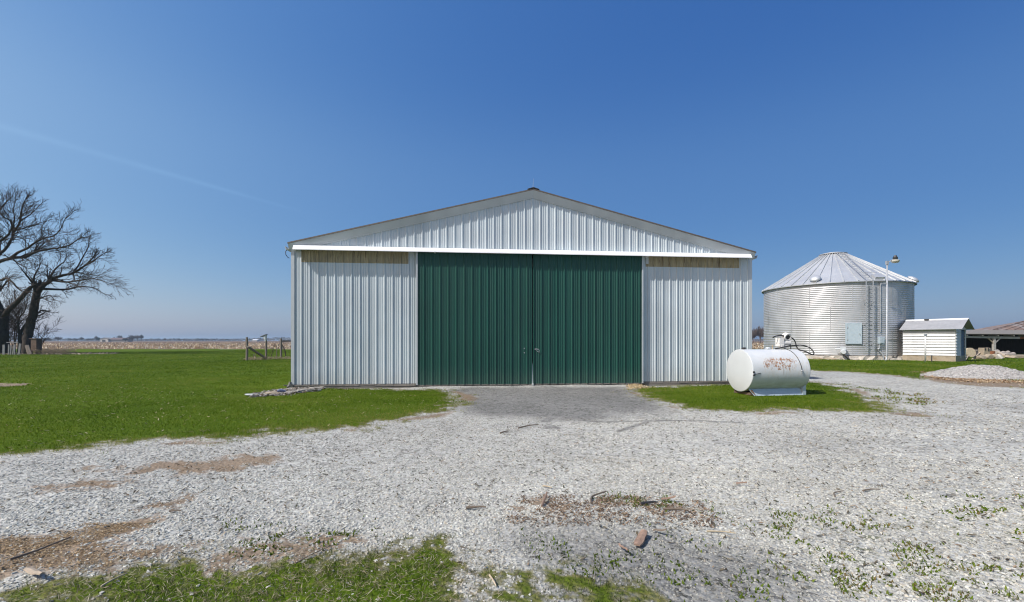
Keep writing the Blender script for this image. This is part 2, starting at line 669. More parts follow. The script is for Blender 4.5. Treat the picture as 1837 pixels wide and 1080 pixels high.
M_WHITE = metal_paint('white_sheet_metal', (0.475, 0.535, 0.555))
M_TRIM = metal_paint('white_trim', (0.43, 0.47, 0.485), 0.38, 0.08)
M_COVER = metal_paint('white_track_cover', (0.80, 0.81, 0.81), 0.35, 0.06)
M_GREEN = metal_paint('green_sheet_metal', (0.004, 0.058, 0.042), 0.5, 0.08, (0.05, 0.12, 0.09), ((0.25, 0.33, 0.3), 14.0, 0.735), 0.06)
M_ROOFEDGE = simple_mat('roof_edge_metal', (0.13, 0.11, 0.09), 0.6, 0.2, 0.2)
M_YELLOW = simple_mat('yellowed_fibreglass', (0.30, 0.255, 0.15), 0.55, 0.0, 0.38, 2.2, (4, 4, 0.5), spot=((0.17, 0.13, 0.075), 0.56, 3.0))
M_WOOD = simple_mat('weathered_wood', (0.19, 0.175, 0.15), 0.85, 0.0, 0.5, 3.0, (1, 6, 8), bump=0.6, bscale=14, spot=((0.08, 0.075, 0.065), 0.56, 3.0))
M_POSTWOOD = simple_mat('fence_wood', (0.17, 0.145, 0.12), 0.9, 0.0, 0.45, 4.0, (6, 6, 1), bump=0.6, bscale=14)
M_DARKMETAL = simple_mat('dark_metal', (0.07, 0.07, 0.07), 0.5, 0.6, 0.3)
M_STEEL = simple_mat('galvanised_steel', (0.40, 0.42, 0.44), 0.55, 0.5, 0.15, 4.0)
M_RUBBER = simple_mat('black_rubber', (0.018, 0.018, 0.018), 0.6, 0.0, 0.3)
M_CONC = simple_mat('rough_concrete', (0.38, 0.35, 0.30), 0.92, 0.0, 0.4, 3.0, bump=0.9, bscale=9, spot=((0.2, 0.165, 0.12), 0.57, 2.2))
M_BLOCK = simple_mat('tan_concrete', (0.31, 0.26, 0.19), 0.92, 0.0, 0.25, 3.0, bump=0.5, bscale=20, spot=((0.26, 0.2, 0.13), 0.56, 1.5))
M_BLUEGREY = simple_mat('blue_grey_sheet', (0.42, 0.50, 0.55), 0.45, 0.2, 0.1)
M_RUST = simple_mat('rusted_iron', (0.23, 0.09, 0.04), 0.85, 0.2, 0.5, 7)
M_LOG = simple_mat('bleached_log', (0.33, 0.29, 0.245), 0.9, 0.0, 0.3, 4, (2, 2, 8), bump=0.5)
M_OLDWOOD = simple_mat('old_plank', (0.34, 0.28, 0.21), 0.9, 0.0, 0.35, 3, (2, 2, 8), bump=0.4)
M_BARK = simple_mat('tree_bark', (0.055, 0.046, 0.038), 0.95, 0.0, 0.45, 3.0, (3, 3, 0.8), bump=1.0, bscale=6, spec=0.2)
M_TWIG = simple_mat('twig_bark', (0.06, 0.043, 0.032), 0.9, 0.0, 0.3, 3.0, spec=0.2)
M_ROCK = simple_mat('limestone', (0.42, 0.40, 0.36), 0.92, 0.0, 0.35, 6, bump=0.6, bscale=25)
M_STICK = simple_mat('dead_stick', (0.15, 0.12, 0.09), 0.9, 0.0, 0.35, 12)
M_PALESTICK = simple_mat('bare_stick', (0.42, 0.35, 0.24), 0.9, 0.0, 0.3, 12)
M_BARKCHIP = simple_mat('bark_chip', (0.22, 0.15, 0.11), 0.9, 0.0, 0.4, 14, bump=0.4)


def attr_mat(name, rough=0.85, spec=0.3, trans=0.0, noise=0.0):
    m, k, b = new_mat(name)
    a = k.n('Attribute', attribute_name='col')
    c = a.outputs['Color']
    if noise:
        n_ = k.noise(k.coord(), noise, 3)
        c = k.mix(1.0, c, k.ramp(n_, [(0.3, 0.72), (0.7, 1.2)]), 'MULTIPLY')
    k.set(b.inputs['Base Color'], c)
    b.inputs['Roughness'].default_value = rough
    b.inputs['Specular IOR Level'].default_value = spec
    if trans:
        t = k.n('BsdfTranslucent')
        k.set(t.inputs[0], c)
        mx = k.n('MixShader')
        mx.inputs[0].default_value = trans
        k.t.links.new(b.outputs[0], mx.inputs[1])
        k.t.links.new(t.outputs[0], mx.inputs[2])
        out = [n for n in k.t.nodes if n.type == 'OUTPUT_MATERIAL'][0]
        k.t.links.new(mx.outputs[0], out.inputs[0])
    return m


M_BLADE = attr_mat('grass_blades', 0.7, 0.04, 0.35)
M_STONES = attr_mat('crushed_limestone', 0.9, 0.25, 0.0, 60.0)
M_LITTER = attr_mat('dry_litter', 0.9, 0.2)


def ground_material():
    m, k, b = new_mat('ground_cover')
    v = k.coord()
    a1 = k.n('Attribute', attribute_name='mask')
    a2 = k.n('Attribute', attribute_name='mask2')
    s1 = k.n('SeparateColor')
    k.set(s1.inputs[0], a1.outputs['Color'])
    grass, soil, dark = s1.outputs[0], s1.outputs[1], s1.outputs[2]
    weed = a1.outputs['Alpha']
    s2 = k.n('SeparateColor')
    k.set(s2.inputs[0], a2.outputs['Color'])
    field = s2.outputs[0]
    # crushed limestone: stones of several sizes, each its own grey
    v1 = k.voro(v, 26.0)
    v2 = k.voro(v, 60.0)
    v3 = k.voro(v, 9.0)
    t1 = k.n('SeparateColor'); k.set(t1.inputs[0], v1.outputs['Color'])
    t2 = k.n('SeparateColor'); k.set(t2.inputs[0], v2.outputs['Color'])
    t3 = k.n('SeparateColor'); k.set(t3.inputs[0], v3.outputs['Color'])
    mixv = k.math('ADD', k.math('MULTIPLY', t1.outputs[0], 0.45), k.math('ADD', k.math('MULTIPLY', t2.outputs[0], 0.3), k.math('MULTIPLY', t3.outputs[0], 0.25)))
    st = k.ramp(mixv, [(0.12, (0.12, 0.118, 0.10)), (0.36, (0.34, 0.342, 0.315)), (0.8, (0.49, 0.495, 0.46))])
    patch = k.noise(v, 0.55, 5, 0.65)
    fine = k.noise(v, 3.2, 5, 0.7)
    st = k.mix(1.0, st, k.ramp(patch, [(0.3, 0.80), (0.7, 1.1)]), 'MULTIPLY')
    st = k.mix(k.math('MULTIPLY', k.step(fine, 0.52, 0.72), 0.35), st, (0.29, 0.275, 0.235))
    pits = k.step(k.noise(k.mapping(v, (0.8, 1.3, 1)), 11.0, 5, 0.8), 0.62, 0.70)
    st = k.mix(k.math('MULTIPLY', pits, 0.7), st, (0.13, 0.125, 0.105))
    dk = k.mix(1.0, st, (0.50, 0.50, 0.51), 'MULTIPLY')
    st = k.mix(dark, st, dk)
    # bare soil with chaff
    sc = k.noise(v, 38.0, 4, 0.7)
    so_ = k.ramp(sc, [(0.25, (0.10, 0.07, 0.045)), (0.55, (0.235, 0.165, 0.10)), (0.78, (0.40, 0.31, 0.20))])
    so_ = k.mix(k.step(k.noise(v, 2.5, 4), 0.4, 0.7), so_, k.mix(1.0, so_, (0.72, 0.70, 0.68), 'MULTIPLY'))
    sw = k.step(k.math('ADD', soil, k.math('MULTIPLY', k.math('SUBTRACT', k.noise(v, 22.0, 4, 0.7), 0.5), 1.0)), 0.22, 0.85)
    c = k.mix(k.math('MULTIPLY', sw, 0.82), st, so_)
    # low weeds between the stones
    ww = k.step(k.math('MULTIPLY', weed, k.step(k.noise(v, 7.0, 4, 0.7), 0.50, 0.66)), 0.15, 0.55)
    c = k.mix(k.math('MULTIPLY', ww, 0.8), c, k.ramp(k.noise(v, 30.0, 3), [(0.3, (0.05, 0.075, 0.015)), (0.7, (0.12, 0.12, 0.035))]))
    # turf
    gn = k.noise(k.mapping(v, (1, 1, 1)), 0.22, 5, 0.6)
    gf = k.noise(v, 14.0, 5, 0.75)
    gm = k.noise(v, 1.6, 5, 0.7)
    gr = k.ramp(gf, [(0.28, (0.034, 0.058, 0.004)), (0.5, (0.068, 0.115, 0.007)), (0.72, (0.13, 0.17, 0.022))])
    gr = k.mix(k.math('MULTIPLY', k.step(gm, 0.5, 0.75), 0.45), gr, (0.135, 0.16, 0.03))
    gr = k.mix(1.0, gr, k.ramp(gn, [(0.32, (0.80, 0.88, 0.8)), (0.68, (1.14, 1.05, 1.0))]), 'MULTIPLY')
    tan = k.math('MULTIPLY', k.step(k.noise(k.mapping(v, (0.35, 1, 1)), 0.5, 4, 0.7), 0.66, 0.74), 0.4)
    gr = k.mix(tan, gr, (0.22, 0.18, 0.07))
    thin = k.step(grass, 0.95, 0.45)
    gr = k.mix(k.math('MULTIPLY', thin, 0.8), gr, k.ramp(k.noise(v, 24.0, 4, 0.7), [(0.3, (0.085, 0.075, 0.03)), (0.6, (0.19, 0.165, 0.075)), (0.8, (0.30, 0.26, 0.15))]))
    gw = k.step(k.math('ADD', grass, k.math('MULTIPLY', k.math('SUBTRACT', gf, 0.5), 1.1)), 0.22, 0.72)
    c = k.mix(gw, c, gr)
    # harvested corn field
    fr = k.noise(k.mapping(v, (0.35, 0.16, 1)), 3.2, 6, 0.8)
    fl = k.noise(k.mapping(v, (0.01, 0.03, 1)), 1.0, 4, 0.6)
    fc = k.ramp(fr, [(0.3, (0.085, 0.058, 0.042)), (0.52, (0.15, 0.105, 0.072)), (0.72, (0.33, 0.255, 0.16))])
    fc = k.mix(k.step(fl, 0.4, 0.65), fc, k.mix(1.0, fc, (0.86, 0.84, 0.86), 'MULTIPLY'))
    c = k.mix(field, c, fc)
    k.set(b.inputs['Base Color'], c)
    b.inputs['Roughness'].default_value = 0.95
    b.inputs['Specular IOR Level'].default_value = 0.06
    h = k.math('ADD', k.math('MULTIPLY', v1.outputs['Distance'], -0.6), k.math('ADD', k.math('MULTIPLY', t1.outputs[1], 0.5), k.math('MULTIPLY', gf, 0.6)))
    k.set(b.inputs['Normal'], k.bump(h, 0.9, 0.025))
    return m


M_GROUND = ground_material()


# ------------------------------------------------------------------ ground sheet (polar grid, reaches the horizon)
def build_ground():
    ang = np.concatenate([np.linspace(R(-64), R(64), 640), np.linspace(R(64), R(296), 60)[1:-1]])
    rr = np.concatenate([np.geomspace(1.2, 60, 380), np.geomspace(60, 3000, 60)[1:]])
    na, nr = len(ang), len(rr)
    A, RR = np.meshgrid(ang, rr)
    x, y = (np.sin(A) * RR).ravel(), (np.cos(A) * RR).ravel()
    x, y = np.append(x, 0.0), np.append(y, 0.0)
    z = gheight(x, y)
    g, s, d, w, f = masks(x, y)
    z = z + 0.03 * g * (y > 5)
    z = np.where(np.hypot(x, y) > 120, -0.03, z)
    verts = np.stack([x, y, z], 1)
    i = np.arange(nr - 1)[:, None] * na
    j = np.arange(na)[None, :]
    j2 = (j + 1) % na
    q = np.stack([i + j, i + j2, i + na + j2, i + na + j], -1).reshape(-1, 4)[:, ::-1]
    c = nr * na
    tri = np.stack([np.full(na, c), np.arange(na), (np.arange(na) + 1) % na], 1)[:, ::-1]
    flat = np.concatenate([q.ravel(), tri.ravel()])
    tot = np.concatenate([np.full(len(q), 4), np.full(len(tri), 3)])
    one = np.ones_like(x)
    o = raw_mesh('ground', verts, flat, tot, M_GROUND,
                 {'mask': np.stack([g, s, d, w], 1), 'mask2': np.stack([f, one * 0, one * 0, one], 1)}, True)
    tag(o, 'flat farmyard ground of pale gravel, lawn and a harvested field reaching the horizon', 'ground', kind='structure')


build_ground()


def in_barn(x, y, pad=0.02):
    dx, dy = x - BMID.x, y - BMID.y
    u = dx * BX.x + dy * BX.y
    v = dx * BY.x + dy * BY.y
    return (np.abs(u) < BW / 2 + pad) & (v > -0.12) & (v < 26)


BIN_D = 49.0
BIN_T = R(35.75)
BIN_C = Vector((BIN_D * math.sin(BIN_T), BIN_D * math.cos(BIN_T), 0))
BIN_R = 5.38


def sector(d0, d1, dens, amax=R(52)):
    area = amax * (d1 ** 2 - d0 ** 2)
    n = int(area * dens)
    r = np.sqrt(RNG.uniform(d0 ** 2, d1 ** 2, n))
    a = RNG.uniform(-amax, amax, n)
    return np.sin(a) * r, np.cos(a) * r


# ------------------------------------------------------------------ grass
def build_blades(name, label, bands, test, five=False, colours=None, bias=0.0, edge=0.6):
    X, Y, H, W, GG = [], [], [], [], []
    for d0, d1, dens, h, w in bands:
        x, y = sector(d0, d1, dens)
        g, s, d, wd, f = masks(x, y)
        keep = test(x, y, g, s, wd, f) & ~in_barn(x, y)
        x, y, gg = x[keep], y[keep], g[keep]
        X.append(x); Y.append(y); GG.append(gg)
        H.append(h * RNG.uniform(0.55, 1.25, len(x)) * (0.75 + 0.5 * fbm(x, y, 1.5, 77)))
        W.append(np.full(len(x), w) * RNG.uniform(0.7, 1.3, len(x)))
    x, y, h, w = map(np.concatenate, (X, Y, H, W))
    n = len(x)
    z = gheight(x, y) + 0.03 * (y > 5) - 0.008
    a = RNG.uniform(0, 2 * np.pi, n)
    lean = RNG.uniform(0.15, 1.0, n) * h
    la = RNG.uniform(0, 2 * np.pi, n)
    dx, dy = np.cos(a) * w / 2, np.sin(a) * w / 2
    lx, ly = np.cos(la) * lean, np.sin(la) * lean
    p0 = np.stack([x - dx, y - dy, z], 1)
    p1 = np.stack([x + dx, y + dy, z], 1)
    if five:
        m0 = np.stack([x - dx * 0.75 + lx * 0.35, y - dy * 0.75 + ly * 0.35, z + h * 0.6], 1)
        m1 = np.stack([x + dx * 0.75 + lx * 0.35, y + dy * 0.75 + ly * 0.35, z + h * 0.6], 1)
        tp = np.stack([x + lx, y + ly, z + h], 1)
        verts = np.stack([p0, p1, m1, m0, tp], 1).reshape(-1, 3)
        base = np.arange(n)[:, None] * 5
        flat = np.concatenate([base + np.array([[0, 1, 2, 3]]), base + np.array([[3, 2, 4]])], 1).ravel()
        tot = np.tile([4, 3], n)
        rep = 5
    else:
        tp = np.stack([x + lx, y + ly, z + h], 1)
        verts = np.stack([p0, p1, tp], 1).reshape(-1, 3)
        flat = np.arange(n * 3)
        tot = np.full(n, 3)
        rep = 3
    cs = np.array(colours)
    k = RNG.random(n)
    patch = 0.45 * fbm(x, y, 0.35, 55) + 0.35 * fbm(x * 0.5, y, 1.1, 56) + 0.2 * fbm(x, y, 5.0, 57) + bias
    t = np.clip(k * 0.66 + (patch - 0.5) * 1.7 + 0.14 + (1 - np.concatenate(GG)) * edge, 0, 0.999)
    idx = (t * len(cs)).astype(int)
    c = cs[idx] * RNG.uniform(0.75, 1.25, n)[:, None]
    col = np.concatenate([c, np.ones((n, 1))], 1).repeat(rep, 0)
    o = raw_mesh(name, verts, flat, tot, M_BLADE, {'col': col})
    tag(o, label, 'grass', kind='stuff')
    return n


GREENS = [(0.032, 0.066, 0.003), (0.052, 0.100, 0.004), (0.074, 0.134, 0.006), (0.104, 0.164, 0.010), (0.155, 0.195, 0.022), (0.25, 0.235, 0.07)]
NEARG = [(0.032, 0.052, 0.012), (0.046, 0.074, 0.014), (0.064, 0.098, 0.020), (0.088, 0.118, 0.03), (0.17, 0.16, 0.08), (0.30, 0.27, 0.18), (0.38, 0.35, 0.26)]
build_blades('lawn_grass', 'short mown green lawn around the white barn and the fuel tank', [(5.3, 9, 2600, 0.034, 0.006), (9, 14, 1500, 0.036, 0.008), (14, 22, 520, 0.04, 0.013), (22, 40, 130, 0.05, 0.026), (40, 79, 30, 0.06, 0.05)],
             lambda x, y, g, s, w, f: (g > RNG.uniform(0.12, 0.95, len(x))) & (y > 5) & (np.hypot(x - BIN_C.x, y - BIN_C.y) > BIN_R + 0.3), False, GREENS)
build_blades('foreground_grass', 'tufty green grass mixed with dry straw along the bottom foreground', [(2.2, 3.6, 5600, 0.034, 0.0038), (3.6, 5.2, 3400, 0.032, 0.0045)],
             lambda x, y, g, s, w, f: (g * (0.05 + 1.5 * fbm(x, y, 4.0, 88, 4)) > RNG.uniform(0.2, 0.95, len(x))) & (y < 5), True, NEARG, 0.05, 0.35)
build_blades('low_weeds', 'sparse low yellow green weeds growing through the pale gravel', [(2.2, 5.0, 3200, 0.03, 0.014), (5, 9, 1300, 0.032, 0.02), (9, 19, 260, 0.035, 0.03)],
             lambda x, y, g, s, w, f: (w * sm(fbm(x, y, 6.0, 91, 3), 0.46, 0.6) > RNG.uniform(0.02, 0.65, len(x))) & (g < 0.5), True,
             [(0.055, 0.085, 0.010), (0.08, 0.125, 0.014), (0.11, 0.16, 0.02), (0.15, 0.19, 0.03), (0.17, 0.13, 0.05)], 0.02, 0.0)


# ------------------------------------------------------------------ loose gravel: real stones near the camera
def packed(x, y):
    """where wheels have pressed the stones into the fines"""
    t = fbm(x * 0.35 + y * 0.1, y * 0.8 - x * 0.06, 0.55, 131, 4)
    return sm(t, 0.46, 0.66) * sm(y, 4.0, 6.5)


def build_stones():
    X, Y, S = [], [], []
    for d0, d1, dens, s0, s1 in ((2.2, 4.0, 3600, 0.007, 0.024), (4.0, 6.0, 2500, 0.007, 0.024), (6.0, 9.0, 1100, 0.008, 0.024), (9.0, 14.5, 330, 0.011, 0.030), (14.5, 24, 70, 0.014, 0.036)):
        x, y = sector(d0, d1, dens, R(50))
        g, s, d, w, f = masks(x, y)
        pr = (1 - sm(g, 0.15, 0.75) * 0.985) * (1 - sm(s, 0.1, 0.95) * 0.84) * (1 - 0.5 * d)
        pr = pr * (1 - 0.75 * packed(x, y))
        keep = (RNG.random(len(x)) < pr) & ~in_barn(x, y)
        x, y, d = x[keep], y[keep], d[keep]
        X.append(x); Y.append(y)
        S.append(RNG.uniform(s0, s1, len(x)) * (RNG.random(len(x)) ** 0.5 * 0.6 + 0.5) * (1 - 0.35 * d))
    x, y, s = map(np.concatenate, (X, Y, S))
    n = len(x)
    g, so_, d, w, f = masks(x, y)
    base = np.array([[i, j, k] for i in (-1, 1) for j in (-1, 1) for k in (-1, 1)], float) * 0.5
    p = np.repeat(base[None], n, 0) + RNG.uniform(-0.2, 0.2, (n, 8, 3))
    top = p[:, :, 2:3] > 0
    p[:, :, :2] *= np.where(top, 0.72, 1.0)
    p = p * np.stack([s, s * RNG.uniform(0.55, 1.0, n), s * RNG.uniform(0.28, 0.58, n)], 1)[:, None, :]
    # a little tilt, then any heading
    t = RNG.uniform(-0.3, 0.3, n)[:, None]
    px, pz = p[:, :, 0] * np.cos(t) - p[:, :, 2] * np.sin(t), p[:, :, 0] * np.sin(t) + p[:, :, 2] * np.cos(t)
    a = RNG.uniform(0, 2 * np.pi, n)[:, None]
    qx, qy = px * np.cos(a) - p[:, :, 1] * np.sin(a), px * np.sin(a) + p[:, :, 1] * np.cos(a)
    z = gheight(x, y) + 0.12 * s
    verts = np.stack([qx + x[:, None], qy + y[:, None], pz + z[:, None]], -1).reshape(-1, 3)
    fq = np.array([(0, 1, 3, 2), (4, 6, 7, 5), (0, 4, 5, 1), (2, 3, 7, 6), (1, 5, 7, 3)])
    flat = (np.arange(n)[:, None, None] * 8 + fq[None]).ravel()
    tot = np.full(n * 5, 4)
    v = np.clip(RNG.normal(0.41, 0.08, n), 0.10, 0.64) * (0.62 + 0.42 * fbm(x, y, 0.45, 31) + 0.32 * fbm(x, y, 1.9, 32)) * (1 - 0.42 * d)
    tint = RNG.random(n)
    c = np.stack([v, v * np.where(tint < 0.1, 0.93, 1.0), v * np.where(tint < 0.1, 0.76, 0.895)], 1)
    col = np.concatenate([c, np.ones((n, 1))], 1).repeat(8, 0)
    o = raw_mesh('loose_gravel', verts, flat, tot, M_STONES, {'col': col})
    tag(o, 'pale crushed limestone gravel scattered over the farmyard', 'gravel', kind='stuff')
    return n


build_stones()


def build_litter(name, label, cat, poly, n, size, cols, lift=0.01, asp=0.45, seed=1, nz=0.9):
    rg = np.random.default_rng(seed)
    pa = np.array(poly)
    lo, hi = pa.min(0), pa.max(0)
    x, y = rg.uniform(lo[0], hi[0], n * 4), rg.uniform(lo[1], hi[1], n * 4)
    k = sdf(poly, x, y) + (fbm(x, y, 2.5, seed + 3) - 0.5) * nz + (fbm(x, y, 8.0, seed + 5) - 0.5) * nz * 0.5 > 0.05 + rg.normal(0, 0.08, n * 4)
    x, y = x[k][:n], y[k][:n]
    n = len(x)
    s = rg.uniform(0.4, 1.4, n) * size
    a = rg.uniform(0, 2 * np.pi, n)
    t = rg.uniform(-0.7, 0.7, n)
    u = np.stack([np.cos(a) * np.cos(t), np.sin(a) * np.cos(t), np.sin(t)], 1) * s[:, None] / 2
    w = np.stack([-np.sin(a), np.cos(a), rg.uniform(-0.5, 0.5, n)], 1) * (s * asp)[:, None] / 2
    nrm = np.cross(u, w)
    nrm /= np.linalg.norm(nrm, axis=1)[:, None]
    c = np.stack([x, y, gheight(x, y) + lift * rg.uniform(0.3, 1.6, n)], 1)
    th = nrm * np.minimum(s * min(0.08, asp * 0.18), 0.008)[:, None]
    q = [c - u - w * 0.5, c - u * 0.2 + w, c + u + w * 0.3, c + u * 0.3 - w]
    verts = np.stack([p - th for p in q] + [p + th for p in q], 1).reshape(-1, 3)
    fq = np.array([(3, 2, 1, 0), (4, 5, 6, 7), (0, 1, 5, 4), (1, 2, 6, 5), (2, 3, 7, 6), (3, 0, 4, 7)])
    fl = (np.arange(n)[:, None, None] * 8 + fq[None]).ravel()
    cs = np.array(cols)[rg.integers(0, len(cols), n)] * rg.uniform(0.7, 1.3, n)[:, None]
    col = np.concatenate([cs, np.ones((n, 1))], 1).repeat(8, 0)
    o = raw_mesh(name, verts, fl, np.full(n * 6, 4), M_LITTER, {'col': col})
    tag(o, label, cat, kind='stuff')


TANS = [(0.30, 0.21, 0.12), (0.22, 0.14, 0.08), (0.14, 0.09, 0.055), (0.42, 0.33, 0.21)]
build_litter('wood_litter', 'brown bark shreds and rotted wood strewn on the gravel in the foreground', 'litter', bark_poly, 2600, 0.022, [(0.16, 0.105, 0.065), (0.11, 0.075, 0.05), (0.22, 0.15, 0.095), (0.085, 0.06, 0.045), (0.32, 0.24, 0.16)], 0.012, 0.35, 5, 1.8)
build_litter('lawn_thatch', 'pale dead grass thatch lying through the foreground turf', 'thatch', lawn_near + lawn_near[:1], 9000, 0.042, [(0.30, 0.26, 0.17), (0.22, 0.18, 0.11), (0.38, 0.34, 0.25), (0.14, 0.12, 0.07)], 0.016, 0.05, 21, 0.6)
build_litter('lawn_flecks', 'pale dry flecks scattered over the mown lawn left of the barn', 'thatch', gp([(0, 815), (250, 790), (480, 772), (790, 735), (740, 700), (500, 715), (250, 690), (-100, 690)]), 1500, 0.06, [(0.34, 0.3, 0.16), (0.45, 0.4, 0.26), (0.25, 0.22, 0.1)], 0.03, 0.2, 22, 1.5)
build_litter('yard_litter', 'dark twig bits and leaf crumbs sprinkled thinly over the pale gravel', 'litter', gp([(-100, 900), (350, 800), (750, 755), (1450, 745), (1837, 700), (2100, 800), (1900, 1080), (1000, 960), (500, 930), (0, 1000)]), 5200, 0.034,
             [(0.10, 0.085, 0.06), (0.07, 0.06, 0.045), (0.14, 0.12, 0.08), (0.08, 0.08, 0.05), (0.24, 0.18, 0.12)], 0.012, 0.3, 19, 2.5)
build_litter('dead_leaves', 'dry brown leaves along the front of the gravel heap', 'leaves',
             gp([(1640, 668), (1690, 664), (1740, 672), (1837, 680), (1900, 684), (1900, 690), (1760, 686), (1680, 681)]), 3200, 0.062, TANS + [(0.34, 0.27, 0.19)], 0.03, 0.6, 6)
build_litter('chaff', 'fine straw and chaff washed over the bare soil at lower left', 'chaff', soil_polys[0], 6000, 0.017, [(0.42, 0.32, 0.19), (0.33, 0.24, 0.14), (0.24, 0.17, 0.10)], 0.006, 0.3, 8)
build_litter('dry_grass', 'clump of dry tan grass by the right foot of the green doors', 'dry grass', gp([(1118, 694), (1135, 690), (1165, 690), (1160, 696), (1130, 700)]), 350, 0.14, [(0.48, 0.38, 0.22), (0.40, 0.30, 0.17)], 0.05, 0.08, 9)
build_litter('tree_litter', 'grey brown leaf litter under the bare trees at the left edge', 'leaves', tree_dirt, 3500, 0.22, [(0.30, 0.23, 0.17), (0.22, 0.17, 0.13), (0.40, 0.33, 0.26)], 0.06, 0.6, 10)


def build_stubble():
    n = 26000
    rg = np.random.default_rng(3)
    d = 1 / rg.uniform(1 / 330.0, 1 / 81.0, n)
    a = rg.uniform(-R(50), R(52), n)
    y = d
    x = np.tan(a) * d
    row = np.round(y / 0.76) * 0.76
    y = np.where(y < 200, row + rg.normal(0, 0.05, n), y)
    h = rg.uniform(0.12, 0.42, n)
    w = rg.uniform(0.05, 0.2, n) * np.clip(d / 110, 0.8, 2)
    a2 = rg.uniform(-0.6, 0.6, n)
    dx, dy = np.cos(a2) * w / 2, np.sin(a2) * w / 2
    lx, ly = rg.normal(0, 0.12, n), rg.normal(0, 0.08, n)
    z = np.full(n, -0.03)
    verts = np.stack([np.stack([x - dx, y - dy, z], 1), np.stack([x + dx, y + dy, z], 1), np.stack([x + dx * 0.8 + lx, y + dy + ly, z + h], 1), np.stack([x - dx * 0.7 + lx, y - dy + ly, z + h * rg.uniform(0.7, 1, n)], 1)], 1).reshape(-1, 3)
    cs = np.array([(0.58, 0.50, 0.36), (0.42, 0.33, 0.2), (0.33, 0.24, 0.14), (0.68, 0.62, 0.5), (0.26, 0.19, 0.12)])[rg.integers(0, 5, n)] * rg.uniform(0.75, 1.2, n)[:, None]
    col = np.concatenate([cs, np.ones((n, 1))], 1).repeat(4, 0)
    o = raw_mesh('corn_stubble', verts, np.arange(n * 4), np.full(n, 4), M_LITTER, {'col': col})
    tag(o, 'pale broken corn stalks standing in the harvested field beyond the lawn', 'stubble', kind='stuff')


build_stubble()

# ------------------------------------------------------------------ the white barn
PITCH = 0.2645
RIB = [(0.0, 0.0), (0.018, 0.028), (0.044, 0.028), (0.062, 0.0), (0.118, 0.0), (0.125, 0.008), (0.141, 0.008), (0.148, 0.0),
       (0.190, 0.0), (0.197, 0.008), (0.213, 0.008), (0.220, 0.0)]
EAVE_Z, PEAK_Z = 4.66, 6.64


def rib_sheet(x0, x1, z0, ztop, p=0.0, phase=0.0, mb=None, stop=1.0, thick=0.004, wob=0.0015):
    """ribbed sheet standing in the plane y = -p, ribs towards -y; ztop is a number or a function of x"""
    mb = mb or MB()
    zt = ztop if callable(ztop) else (lambda x: ztop)
    xs = [(x0, 0.0)]
    k = math.floor((x0 - phase) / PITCH) - 1
    while True:
        b = phase + k * PITCH
        for dx, h in RIB:
            x = b + dx
            if x0 + 0.002 < x < x1 - 0.002:
                xs.append((x + random.uniform(-wob, wob), h * random.uniform(0.92, 1.05)))
        k += 1
        if phase + k * PITCH > x1:
            break
    xs.append((x1, 0.0))
    o = len(mb.v)
    for x, h in xs:
        mb.v.append((x, -p - h, z0))
        mb.v.append((x, -p - h, zt(x)))
    n = len(xs)
    for i in range(n - 1):
        a = o + 2 * i
        mb.f.append((a, a + 2, a + 3, a + 1))
    # turned back edges give the sheet a thickness
    back = len(mb.v)
    for x, h in xs:
        mb.v.append((x, -p - h + thick, z0))
        mb.v.append((x, -p - h + thick, zt(x)))
    for i in range(n - 1):
        a, b_ = o + 2 * i, back + 2 * i
        mb.f.append((a + 2, a, b_, b_ + 2))
        mb.f.append((a + 1, a + 3, b_ + 3, b_ + 1))
    mb.f.append((o, o + 1, back + 1, back))
    mb.f.append((o + 2 * n - 2, back + 2 * n - 2, back + 2 * n - 1, o + 2 * n - 1))
    return mb


barn = thing('white_barn', 'wide white ribbed metal barn with a low gable and two green sliding doors', 'barn', BMID, BANG)
hw = BW / 2
DP = 0.13                                   # how far the doors stand out from the wall
dl, dc, dr = B(748, 600, DP)[0], B(955, 600, DP)[0], B(1153, 600, DP)[0]
roof_z = lambda x: PEAK_Z - (PEAK_Z - EAVE_Z) * abs(x) / (hw + 0.05)
obj('wall_panel', rib_sheet(-hw + 0.07, dl + 0.25, 0.07, 4.50, 0.0, B(539, 560)[0]), M_WHITE, barn, normals=False)
obj('wall_panel', rib_sheet(dr - 0.3, hw - 0.07, 0.07, 4.50, 0.0, B(1174, 560)[0]), M_WHITE, barn, normals=False)
obj('gable_panel', rib_sheet(-hw + 0.1, hw - 0.1, 4.502, lambda x: max(4.505, roof_z(x) - 0.17), 0.0, B(955, 400)[0] - 0.033), M_WHITE, barn, normals=False)
m = MB()
m.box((-hw + 0.02, 13, 2.27), (0.04, 25.9, 4.54)).box((hw - 0.02, 13, 2.27), (0.04, 25.9, 4.54)).box((0, 25.97, 2.27), (2 * hw, 0.04, 4.54))
m.prism([(-hw, 4.545), (hw, 4.545), (0, PEAK_Z - 0.1)], (1, 0, 0), (0, 0, 1), (0, 25.95, 0), (0, 0.04, 0))
m.box(((dl + dc) / 2 + 1.8, 0.5, 2.2), (7.6, 0.04, 4.4))
obj('side_wall', m, M_WHITE, barn)
